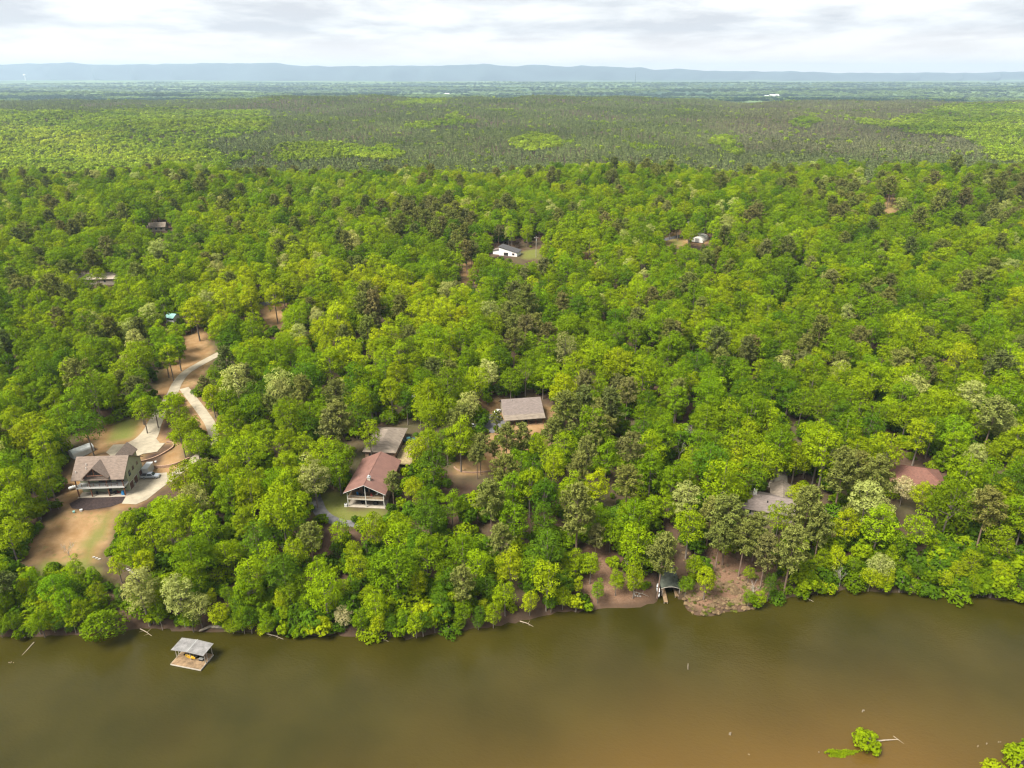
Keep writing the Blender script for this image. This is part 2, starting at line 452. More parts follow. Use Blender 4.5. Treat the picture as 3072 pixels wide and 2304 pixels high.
for ch, polys in ((0, CLAY), (1, GRASS), (2, MULCH), (3, LITTER)):
    acc = np.zeros(len(gv), bool)
    for poly in polys:
        acc |= in_poly(jx, jy, poly)
    wt[:, ch] = acc & near
# soften by a step of neighbours
W4 = wt.reshape(len(ys), NC, 4)
for _ in range(1):
    W4[1:-1, 1:-1] = (W4[1:-1, 1:-1] * 2 + W4[:-2, 1:-1] + W4[2:, 1:-1] + W4[1:-1, :-2] + W4[1:-1, 2:]) / 6
at = me.attributes.new('cover', 'FLOAT_COLOR', 'POINT')
at.data.foreach_set('color', W4.reshape(-1, 4).ravel())
# how far out the woodland stops being built tree by tree
m, t = new_mat('ground')
ca = N(t, 'ShaderNodeAttribute', attribute_name='cover')
sc = N(t, 'ShaderNodeSeparateColor'); t.links.new(ca.outputs['Color'], sc.inputs[0])
gp = N(t, 'ShaderNodeNewGeometry')
def noise(scale, det=6, rough=.6, vec=None):
    n = N(t, 'ShaderNodeTexNoise'); n.inputs['Scale'].default_value = scale; n.inputs['Detail'].default_value = det; n.inputs['Roughness'].default_value = rough
    t.links.new(vec or gp.outputs['Position'], n.inputs['Vector']); return n.outputs['Fac']
def rng(v, a, b, c=0., d=1.):
    n = N(t, 'ShaderNodeMapRange'); t.links.new(v, n.inputs['Value'])
    for i, q in enumerate((a, b, c, d)): n.inputs[i + 1].default_value = q
    return n.outputs[0]
n_big, n_mid, n_fine = noise(.03), noise(.25, 8), noise(2.2, 8, .7)
litter = mixc(t, rng(n_mid, .35, .65), (.048, .029, .019), (.088, .052, .034))
litter = mixc(t, rng(n_fine, .3, .75, 0, .55), litter, (.055, .04, .028))
litter2 = mixc(t, rng(n_fine, .35, .65), (.105, .058, .036), (.175, .108, .068))
clay = mixc(t, rng(n_mid, .35, .65), (.185, .105, .045), (.26, .165, .085))
clay = mixc(t, rng(n_fine, .45, .8, 0, .6), clay, (.17, .115, .045))
grass_c = mixc(t, rng(n_fine, .3, .7), (.085, .105, .02), (.13, .125, .035))
mulch_c = mixc(t, rng(n_fine, .3, .7), (.022, .014, .012), (.055, .035, .028))
# far woodland seen as one mass: stands of dark pine among pale broadleaves
mp = N(t, 'ShaderNodeMapping'); mp.inputs['Scale'].default_value = (.00030, .0016, .0011); t.links.new(gp.outputs['Position'], mp.inputs[0])
stand = noise(1.0, 4, .55, mp.outputs[0])
speck = noise(.028, 5, .75)
wood = mixc(t, rng(stand, .46, .54), (.028, .062, .036), (.135, .20, .070))
wood = mixc(t, rng(speck, .38, .66, 0, .75), wood, (.040, .068, .026))
mp2 = N(t, 'ShaderNodeMapping'); mp2.inputs['Scale'].default_value = (.0016, .0032, .003); mp2.inputs['Location'].default_value = (.4, .2, 0); t.links.new(gp.outputs['Position'], mp2.inputs[0])
field = noise(1.0, 2, .4, mp2.outputs[0])
wood = mixc(t, rng(field, .68, .70), wood, (.17, .21, .075))
sp = N(t, 'ShaderNodeSeparateXYZ'); t.links.new(gp.outputs['Position'], sp.inputs[0])
c = mixc(t, rng(n_big, .45, .6, 0, .5), litter, (.07, .075, .03))
c = mixc(t, ca.outputs['Alpha'], c, litter2)
weeds = mixc(t, rng(noise(.7, 6, .7), .52, .66, 0, .8), clay, (.12, .115, .04))
weeds = mixc(t, rng(noise(.12, 5, .6), .44, .58), clay, weeds)
c = mixc(t, sc.outputs[0], c, weeds)
c = mixc(t, sc.outputs[1], c, grass_c)
c = mixc(t, sc.outputs[2], c, mulch_c)
c = mixc(t, rng(sp.outputs[2], 1.5, .5, 0, .7), c, (.045, .030, .020))

c = mixc(t, rng(sp.outputs[1], 3600, 4300), c, wood)
bs = N(t, 'ShaderNodeBsdfPrincipled'); t.links.new(c, bs.inputs['Base Color']); bs.inputs['Roughness'].default_value = .97; bs.inputs['Specular IOR Level'].default_value = .1
bp = N(t, 'ShaderNodeBump'); bp.inputs['Strength'].default_value = .5; bp.inputs['Distance'].default_value = .25
t.links.new(n_fine, bp.inputs['Height']); t.links.new(bp.outputs[0], bs.inputs['Normal'])
o = N(t, 'ShaderNodeOutputMaterial'); t.links.new(bs.outputs[0], o.inputs[0])
me.materials.append(m)
ground = bpy.data.objects.new('ground', me); root_col.objects.link(ground)
tag(ground, 'wooded hillside of leaf litter and clay rolling away to a far plain', 'ground', kind='structure')

# ---------------------------------------------------------------- lake
wx = np.arange(-420, 421, 4.0); wy = np.arange(-260, 216, 4.0)
WX, WY = np.meshgrid(wx, wy)
wv = np.stack([WX, WY, np.zeros_like(WX)], -1).reshape(-1, 3)
lm = np_mesh('lake', wv, grid_faces(len(wy), len(wx)), smooth=True)
wp, wd = project(wv)
q1 = np.exp(-(((wv[:, 0] - 66) / 62) ** 2 + ((wv[:, 1] - 92) / 26) ** 2))          # sandy shoal off the islet
q2 = .5 * np.exp(-(((wv[:, 0] - 10) / 45) ** 2 + ((wv[:, 1] - 84) / 16) ** 2))
sh = np.clip(q1 + q2 + .06 * wob(wv[:, 0], wv[:, 1], 14, 3), 0, 1).astype(np.float32)
lm.attributes.new('shoal', 'FLOAT', 'POINT').data.foreach_set('value', sh)
m, t = new_mat('lake_water')
gp = N(t, 'ShaderNodeNewGeometry')
a = N(t, 'ShaderNodeAttribute', attribute_name='shoal')
n1 = noise(.05, 4, .5)
deep = mixc(t, rng(n1, .35, .65), (.022, .0195, .0025), (.032, .0275, .0045))
c = mixc(t, a.outputs['Fac'], deep, (.088, .050, .011))
bs = N(t, 'ShaderNodeBsdfPrincipled'); t.links.new(c, bs.inputs['Base Color'])
bs.inputs['Roughness'].default_value = .05; bs.inputs['IOR'].default_value = 1.33; bs.inputs['Specular IOR Level'].default_value = .36
mpw = N(t, 'ShaderNodeMapping'); mpw.inputs['Scale'].default_value = (1, 1.5, 1); mpw.inputs['Rotation'].default_value = (0, 0, .5); t.links.new(gp.outputs['Position'], mpw.inputs[0])
r1 = noise(1.1, 3, .6, mpw.outputs[0]); r2 = noise(.16, 3, .5, mpw.outputs[0])
calm = rng(noise(.02, 3), .35, .65, .25, 1.0)
ad = N(t, 'ShaderNodeMath', operation='MULTIPLY_ADD'); t.links.new(r2, ad.inputs[0]); ad.inputs[1].default_value = 1.2; t.links.new(r1, ad.inputs[2])
bp = N(t, 'ShaderNodeBump'); bp.inputs['Distance'].default_value = .13; t.links.new(calm, bp.inputs['Strength']); t.links.new(ad.outputs[0], bp.inputs['Height'])
t.links.new(bp.outputs[0], bs.inputs['Normal'])
o = N(t, 'ShaderNodeOutputMaterial'); t.links.new(bs.outputs[0], o.inputs[0])
lm.materials.append(m)
lake = bpy.data.objects.new('lake', lm); root_col.objects.link(lake)
tag(lake, 'murky olive lake turning tan over a sandy shoal', 'lake', kind='structure')

# ---------------------------------------------------------------- far blue mountains
CREST = [(-600, 200), (0, 193), (110, 190), (220, 188), (262, 194), (400, 193), (600, 190), (820, 188), (880, 196), (1000, 199), (1150, 197), (1280, 198), (1340, 195), (1400, 195), (1448, 190), (1500, 197), (1560, 198),
         (1600, 194), (1640, 196), (1700, 200), (1745, 195), (1790, 199), (1930, 203), (1965, 209), (2050, 206), (2110, 211), (2200, 214), (2400, 214), (2500, 218), (2620, 219), (2760, 217), (2900, 219), (3072, 214), (3600, 214)]
def mountain_range(name, y0, crest, rough, label):
    cx = np.array([p[0] for p in crest]); cyy = np.array([p[1] for p in crest])
    us = np.linspace(-500, 3500, 420)
    sy = np.interp(us, cx, cyy) + .9 * np.sin(us * .045 + 2 * np.sin(us * .013)) + .6 * np.sin(us * .11 + 1.0)
    X = np.zeros((420, 14)); Y = X.copy(); Z = X.copy()
    for i in range(420):
        r = ray(us[i], sy[i]); tt = y0 / r[1]
        zt = CAM_Z + r[2] * tt
        xt = r[0] * tt
        for j, w in enumerate(np.linspace(-1, 1, 14)):
            prof = math.cos(w * math.pi / 2) ** 1.3
            spur = 1 + rough * math.sin(i * .33 + 3 * math.sin(i * .07)) * math.sin(abs(w) * math.pi)
            X[i, j] = xt * (1 + .085 * w); Y[i, j] = y0 + 1900 * w * spur
            Z[i, j] = -40 + (zt + 40) * prof
    me = np_mesh(name, np.stack([X, Y, Z], -1).reshape(-1, 3), grid_faces(420, 14), M['mountain'], True)
    o = bpy.data.objects.new(name, me); root_col.objects.link(o)
    return tag(o, label, 'mountain range', kind='structure')
M['mountain'] = surf('mountain_forest', (.035, .05, .045), .97, .3, .0012)
mountain_range('mountains', 21500, CREST, .35, 'long low blue mountain ridge along the horizon')

# ---------------------------------------------------------------- trees: shapes
def unit(a):
    return a / np.maximum(np.linalg.norm(a, axis=-1, keepdims=True), 1e-9)
def cards(C, Nn, size, aspect, r, bend=.3):
    """small bent leaf sprays: one four-cornered face each"""
    n = len(C)
    T = unit(np.cross(Nn, unit(r.normal(size=(n, 3)))))
    B = np.cross(Nn, T)
    s = size[:, None]
    V = np.stack([C + T * s - Nn * s * bend, C + B * s * aspect, C - T * s - Nn * s * bend, C - B * s * aspect], 1)
    return V.reshape(-1, 3), np.arange(4 * n).reshape(n, 4)
def leaf_mesh(name, parts, mat, r, shade=None):
    V = np.concatenate([p[0] for p in parts]); Q = []; o = 0
    for p in parts:
        Q.append(p[1] + o); o += len(p[0])
    Q = np.concatenate(Q)
    me = np_mesh(name, V, Q, mat)
    sv = np.clip(r.normal(.5, .22, len(Q)), 0, 1) if shade is None else shade
    me.attributes.new('shade', 'FLOAT', 'FACE').data.foreach_set('value', sv.astype(np.float32))
    return me
def broadleaf(seed, R=5.2, H=16.0, base=.28, n_lobes=34, per=150, leaf=.34, lobe=(.24, .40), open_=0.0, droop=0.0):
    r = np.random.default_rng(seed)
    cb = H * base; zc = (cb + H) / 2; rz = (H - cb) / 2
    i = np.arange(n_lobes) + .5
    z = 1 - 1.62 * i / n_lobes
    ph = i * 2.399963 + r.uniform(0, 6)
    d = np.stack([np.sqrt(np.maximum(1 - z * z, .02)) * np.cos(ph), np.sqrt(np.maximum(1 - z * z, .02)) * np.sin(ph), z], 1)
    d = unit(d + r.normal(0, .20, d.shape))
    f = r.uniform(.48, .80, n_lobes)
    L = d * f[:, None] * np.array([R, R, rz])
    L[:, :2] *= (1 - .30 * np.clip((L[:, 2] / rz), -1, 1) ** 2)[:, None]
    lr = R * r.uniform(*lobe, n_lobes)
    L = np.concatenate([L, r.normal(0, .25, (5, 3)) * [R, R, rz]]); lr = np.concatenate([lr, np.full(5, R * .38)])
    parts_c, parts_n, tone = [], [], []
    lt = r.normal(0, .10, len(L))
    for k in range(len(L)):
        n = int(per * (lr[k] / (R * .32)) ** 2)
        q = unit(r.normal(size=(n, 3)))
        q[:, 2] = np.where(q[:, 2] < -.35, -q[:, 2] * .7, q[:, 2]); q = unit(q)
        rad = lr[k] * r.uniform(.74, 1.10, n)
        p = L[k] + q * rad[:, None] * np.array([1, 1, .82])
        parts_c.append(p); parts_n.append(unit(q + .13 * r.normal(size=q.shape) + np.array([0, 0, .18])))
        tone.append(.5 + lt[k] + r.normal(0, .11, n))
    C = np.concatenate(parts_c); Nn = np.concatenate(parts_n); tone = np.concatenate(tone)
    dist = np.linalg.norm((C[:, None] - L[None]) / np.array([1, 1, .82]), axis=2) / lr[None]
    keep = (dist < .66).sum(1) == 0
    if open_:
        keep &= r.uniform(size=len(C)) > open_
    C, Nn, tone = C[keep], Nn[keep], tone[keep]
    if droop:
        C[:, 2] -= droop * np.clip((np.hypot(C[:, 0], C[:, 1]) / R), 0, 1.3) ** 2
    C[:, 2] += zc
    size = leaf * r.uniform(.6, 1.35, len(C))
    crown = leaf_mesh('crown', [cards(C, Nn, size, .62, r)], M['leaf'], r, np.clip(tone, 0, 1))
    mb = MB()
    lean = r.normal(0, .25, 2)
    mb.tube([(0, 0, -1.2), (lean[0] * .3, lean[1] * .3, H * .25), (lean[0], lean[1], H * .55), (lean[0] * 1.3, lean[1] * 1.3, H * .86)], [.26, .20, .14, .04], 7)
    for k in range(8):
        tgt = L[int(r.integers(0, n_lobes))]
        z0 = H * r.uniform(.28, .55)
        e_ = np.array([tgt[0] * .92, tgt[1] * .92, max(tgt[2] + zc - .2, z0 + .6)])
        md = (np.array([lean[0], lean[1], z0]) + e_) / 2 + np.array([0, 0, -.3])
        mb.tube([(lean[0] * .6, lean[1] * .6, z0), md, e_], [.10, .07, .025], 5)
    trunk = mb.mesh('trunk', M['bark'])
    return crown, trunk
def pine(seed, R=3.6, H=23.0, base=.42, n_br=58, tuft=15, needle=.44, top=.48):
    r = np.random.default_rng(seed)
    C, Nn = [], []
    mb = MB()
    lean = r.normal(0, .35, 2)
    mb.tube([(0, 0, -1.2), (lean[0] * .5, lean[1] * .5, H * .5), (lean[0], lean[1], H * .98)], [.24, .17, .03], 7)
    for k in range(n_br):
        tt = (k + r.uniform()) / n_br
        zb = H * (base + (.98 - base) * tt)
        prof = min(1, (tt + .2) / .42) * (1 - tt ** 2.2) ** .55 + .06
        ln = R * prof * r.uniform(.65, 1.15)
        az = k * 2.4 + r.uniform(-.5, .5)
        up = .12 + .5 * tt + r.normal(0, .12)
        dr = np.array([math.cos(az), math.sin(az), up]); dr /= np.linalg.norm(dr)
        b0 = np.array([lean[0] * zb / H, lean[1] * zb / H, zb])
        if k % 2 == 0:
            mb.tube([b0, b0 + dr * ln * .85], [.055, .018], 4, False)
        for s_ in np.linspace(.42, 1.0, max(2, int(2 + ln * .9))):
            c0 = b0 + dr * ln * s_ + r.normal(0, .18, 3)
            n = tuft
            q = unit(r.normal(size=(n, 3)) + np.array([0, 0, .35]))
            C.append(c0 + q * r.uniform(.15, .62, (n, 1))); Nn.append(unit(np.cross(q, r.normal(size=(n, 3))) + .5 * q + [0, 0, .35]))
    C = np.concatenate(C); Nn = np.concatenate(Nn)
    size = needle * r.uniform(.6, 1.3, len(C))
    crown = leaf_mesh('crown', [cards(C, Nn, size, .30, r, .1)], M['needle'], r)
    return crown, mb.mesh('trunk', M['pine_bark'])
def bare(seed, H=14.0):
    r = random.Random(seed)
    mb = MB(); tw = MB()
    def grow(p, d, ln, rad, lv):
        e_ = p + d * ln
        mid = p + d * ln * .5 + Vector((r.uniform(-1, 1), r.uniform(-1, 1), 0)) * ln * .05
        (mb if lv < 2 else tw).tube([p, mid, e_], [rad, rad * .8, rad * .55], 6 if lv < 2 else 4, lv == 0)
        if lv >= 4: return
        for k in range(3 if lv else 5):
            nd = (d + Vector((r.uniform(-1, 1), r.uniform(-1, 1), r.uniform(-.2, .7))) * .75).normalized()
            grow(p + d * ln * r.uniform(.55, 1.0), nd, ln * r.uniform(.5, .72), rad * .5, lv + 1)
    grow(Vector((0, 0, -1)), Vector((r.uniform(-.1, .1), r.uniform(-.1, .1), 1)).normalized(), H * .45, .2, 0)
    return tw.mesh('crown', M['dead_bark']), mb.mesh('trunk', M['dead_bark'])
def small_blob(seed, R, H, base, n, leaf, mat, cone=False):
    """the same kinds far away: a few dozen sprays on a trunk"""
    r = np.random.default_rng(seed)
    if cone:
        tt = r.uniform(0, 1, n) ** 1.2
        az = r.uniform(0, 6.283, n)
        rad = R * (np.minimum(1, (tt + .1) / .3)) * (1 - tt) ** .75 * r.uniform(.6, 1.05, n)
        C = np.stack([rad * np.cos(az), rad * np.sin(az), H * (base + (1 - base) * tt)], 1)
        Nn = unit(np.stack([np.cos(az), np.sin(az), np.full(n, .8)], 1) + .35 * r.normal(size=(n, 3)))
    else:
        L = unit(r.normal(size=(9, 3))); L[:, 2] = np.abs(L[:, 2]) * .8
        L = L * np.array([R, R, H * (1 - base) / 2]) * .55
        k = r.integers(0, 9, n)
        q = unit(r.normal(size=(n, 3)) + [0, 0, .5])
        C = L[k] + q * R * .5; C[:, 2] += H * (1 + base) / 2
        Nn = unit(q + .3 * r.normal(size=(n, 3)) + [0, 0, .3])
    return leaf_mesh('far_tree', [cards(C, Nn, leaf * r.uniform(.7, 1.3, n), .7, r)], mat, r)

SM = (.15, .27)
BROAD = [broadleaf(11, 4.8, 15.5, .14, 60, 92, .23, SM), broadleaf(12, 5.2, 16.5, .12, 64, 92, .235, SM), broadleaf(13, 4.4, 18.0, .12, 66, 86, .23, SM), broadleaf(14, 5.6, 15.0, .16, 62, 98, .24, (.15, .28)), broadleaf(15, 4.0, 17.0, .10, 60, 84, .22, (.16, .30)),
         broadleaf(16, 5.0, 17.0, .18, 48, 92, .235, (.16, .29), .10), broadleaf(17, 4.6, 16.0, .14, 66, 84, .22, (.14, .26), .04), broadleaf(18, 6.0, 17.0, .16, 74, 92, .24, (.14, .27))]
WILLOW = broadleaf(31, 6.0, 9.0, .06, 76, 80, .32, (.15, .25), 0, 2.6)
for wm in WILLOW:      # leans out over the water
    co = np.zeros(len(wm.vertices) * 3, np.float32); wm.vertices.foreach_get('co', co); co = co.reshape(-1, 3)
    co[:, 1] -= 4.2 * np.clip(co[:, 2] / 5.0, 0, 1) ** .8
    wm.vertices.foreach_set('co', co.ravel()); wm.update()
PINES = [pine(21, 3.9, 18.0, .44), pine(22, 4.3, 19.0, .48), pine(23, 3.7, 17.0, .40, 54), pine(24, 4.6, 18.5, .52, 56), pine(25, 3.4, 16.0, .38, 50)]
BARES = [bare(41), bare(42, 12), bare(43, 16)]
SHRUBS = [broadleaf(51, 2.2, 3.6, .02, 26, 46, .22, (.2, .34)), broadleaf(52, 2.8, 3.2, .0, 30, 46, .22, (.18, .32), 0, .8), broadleaf(53, 1.9, 4.4, .02, 26, 46, .22, (.2, .34))]

# ---------------------------------------------------------------- trees: where they stand (photo pixels of what must stay in view)
CLEAR = [
    [(205, 1325), (285, 1300), (330, 1275), (440, 1275), (465, 1230), (495, 1240), (485, 1325), (525, 1330), (530, 1380), (505, 1405), (478, 1440), (482, 1470), (400, 1515), (352, 1535), (345, 1565), (275, 1620), (255, 1690), (80, 1695), (72, 1660), (130, 1585), (185, 1560), (200, 1500), (212, 1450), (208, 1400)],
    [(500, 1170), (505, 1110), (560, 1060), (575, 1000), (610, 995), (655, 1060), (610, 1105), (585, 1150), (540, 1172)], [(570, 1195), (600, 1190), (648, 1265), (630, 1300), (590, 1265)],
    [(1030, 1478), (1090, 1370), (1076, 1345), (1120, 1290), (1145, 1266), (1215, 1268), (1222, 1330), (1208, 1380), (1150, 1500), (1120, 1545), (1040, 1552), (960, 1560), (932, 1500), (1000, 1478)],
    [(1468, 1205), (1510, 1192), (1630, 1188), (1660, 1225), (1640, 1268), (1580, 1292), (1500, 1290), (1468, 1262)],
    [(2245, 1480), (2297, 1465), (2310, 1430), (2420, 1405), (2422, 1422), (2365, 1445), (2362, 1510), (2322, 1565), (2240, 1550)],
    [(2692, 1400), (2758, 1387), (2812, 1437), (2787, 1468), (2700, 1445)],
    [(1955, 1815), (1968, 1745), (1990, 1725), (2040, 1722), (2048, 1770), (2060, 1830), (2110, 1855), (2250, 1835), (2240, 1775), (2140, 1770), (2130, 1840)], [(2150, 1670), (2300, 1660), (2320, 1760), (2160, 1770)],
    [(1775, 1780), (1960, 1770), (1960, 1822), (1775, 1835)], [(1775, 1620), (1830, 1610), (1840, 1700), (1770, 1740)],
    [(1484, 728), (1568, 732), (1625, 748), (1622, 776), (1562, 780), (1535, 764), (1484, 760)], [(452, 660), (500, 662), (500, 695), (452, 692)], [(248, 822), (342, 820), (342, 844), (248, 844)],
    [(510, 940), (532, 940), (532, 958), (510, 958)], [(2592, 508), (2622, 508), (2622, 526), (2592, 526)], [(2003, 698), (2050, 698), (2050, 728), (2003, 728)], [(2084, 704), (2120, 704), (2120, 730), (2084, 730)],
    [(778, 895), (840, 893), (842, 922), (778, 924)], [(805, 955), (850, 948), (848, 965), (806, 972)], [(106, 352), (128, 352), (128, 384), (106, 384)], [(2655, 590), (2682, 585), (2685, 632), (2655, 632)],
    [(1385, 805), (1402, 800), (1400, 835), (1388, 838)], [(1755, 752), (1775, 750), (1772, 766), (1755, 768)], [(1600, 715), (1616, 715), (1616, 775), (1600, 775)], [(1365, 1385), (1480, 1385), (1480, 1430), (1365, 1425)],
    [(190, 1700), (300, 1690), (360, 1750), (430, 1735), (410, 1700), (300, 1685)], [(1560, 1760), (1600, 1750), (1640, 1840), (1560, 1850)], [(1450, 1570), (1480, 1560), (1475, 1600)]]
HOUSE_GROUND = []
BUILT = CLEAR[3:7] + CLEAR[10:12]
LEVEL = [float(hit(*np.mean(np.array(poly), 0))[2]) for poly in CLEAR]
for poly in [CLEAR[0], [(1030, 1540), (1036, 1400), (1080, 1330), (1140, 1290), (1225, 1290), (1220, 1380), (1170, 1540)], [(1455, 1300), (1455, 1222), (1500, 1222), (1510, 1212), (1625, 1206), (1660, 1220), (1660, 1300)], [(2235, 1570), (2240, 1500), (2360, 1470), (2370, 1570)], [(2640, 1490), (2670, 1412), (2815, 1412), (2830, 1480)], [(1955, 1815), (1970, 1700), (2045, 1700), (2055, 1815)], [(1470, 780), (1475, 748), (1580, 746), (1620, 752), (1620, 776)]]:
    HOUSE_GROUND.append([tuple(hit(*p)[:2]) for p in poly])
PINEY = [[(1330, 1120), (1480, 1290), (1640, 1300), (1720, 1160), (1900, 1170), (1900, 1400), (1780, 1480), (1600, 1440), (1340, 1450), (1310, 1250)], [(2130, 1460), (2240, 1500), (2330, 1590), (2500, 1380), (2680, 1380), (2680, 1470), (2480, 1640), (2400, 1760), (2200, 1660), (2100, 1640)],
         [(1150, 620), (1400, 580), (1440, 760), (1350, 800), (1200, 720)], [(1450, 900), (1560, 880), (1640, 1050), (1500, 1060)], [(2880, 560), (3072, 520), (3072, 700), (2900, 640)], [(2350, 1060), (2450, 1010), (2500, 1150), (2330, 1180)],
         [(1020, 880), (1130, 850), (1180, 960), (1040, 990)], [(2930, 1480), (3072, 1500), (3072, 1600), (2950, 1590)], [(1290, 1450), (1400, 1430), (1560, 1480), (1500, 1640), (1420, 1620)], [(0, 740), (130, 720), (180, 900), (40, 900)], [(2440, 560), (2560, 540), (2640, 660), (2500, 680)]]
SUN_TINT = [[(500, 830), (900, 780), (1150, 800), (1400, 880), (1350, 1100), (1050, 1150), (850, 1000), (560, 1000)], [(0, 370), (500, 400), (650, 480), (0, 480)]]  # patches of sunlight put into the leaf colour: yellower trees inside these outlines

G_YEL = np.array([.262, .318, .006]); G_BRI = np.array([.195, .268, .005]); G_MID = np.array([.128, .205, .005]); G_DRK = np.array([.072, .138, .007])
G_PAL = np.array([.300, .325, .090]); G_CRM = np.array([.42, .37, .18]); P_OLV = np.array([.146, .163, .036]); P_BRN = np.array([.150, .150, .046]); P_DRK = np.array([.102, .122, .032])
TONES = {'yellow-green': G_YEL, 'bright green': G_BRI, 'mid-green': G_MID, 'dark green': G_DRK, 'pale silvery green': G_PAL, 'cream-flowered': G_CRM, 'olive': P_OLV, 'brownish': P_BRN, 'dark olive': P_DRK}

trees = []   # dicts: kind, variant, x, y, z, scale, rot, tint, tone, R, H
def crown_dims(kind, var):
    if kind == 'broad':
        me = BROAD[var][0]
    elif kind == 'pine':
        me = PINES[var][0]
    elif kind == 'willow':
        me = WILLOW[0]
    else:
        me = BARES[var][0]
    return me['R'], me['lo'], me['hi']
for lst in (BROAD, PINES, [WILLOW], BARES, SHRUBS):
    for cme, tme in lst:
        co = np.zeros(len(cme.vertices) * 3, np.float32); cme.vertices.foreach_get('co', co); co = co.reshape(-1, 3)
        cme['R'] = float(np.percentile(np.hypot(co[:, 0], co[:, 1] - np.median(co[:, 1])), 95)); cme['lo'] = float(np.percentile(co[:, 2], 3)); cme['hi'] = float(co[:, 2].max())
def add_tree(kind, var, x, y, s, tone, jit=.10, hand=False, z=None):
    R, lo, hi = crown_dims(kind, var)
    tint = TONES[tone] * (1 + RNG.normal(0, jit)) * (1 + RNG.normal(0, jit * .35, 3))
    trees.append(dict(kind=kind, var=var, x=x, y=y, z=float(height(x, y)) if z is None else z, s=s, rot=RNG.uniform(0, 6.283) if kind != 'willow' else 0.0, tint=np.clip(tint, .004, .8), tone=tone, R=R * s, H=hi * s, hand=hand))
def hand_tree(sx, sy, w, kind, tone, var=None, hf=None):
    """a tree singled out in the photograph: centre and width of its crown"""
    var = int(RNG.integers(0, {'broad': 8, 'pine': 5, 'willow': 1, 'bare': 3}[kind])) if var is None else var
    R, lo, hi = crown_dims(kind, var)
    s = 1.0
    for _ in range(4):
        p = hit(sx, sy, (lo + hi) / 2 * s)
        _, d = project([[p[0], p[1], p[2] + (lo + hi) / 2 * s]])
        s = (w / 3 / 2 * d[0] / FPX) / R
        s = min(max(s, .45), 1.5)
    yy_ = max(p[1], float(np.interp(p[0], SHX, SHY)) + .9)
    add_tree(kind, var, p[0], yy_, s, tone, .05, True)
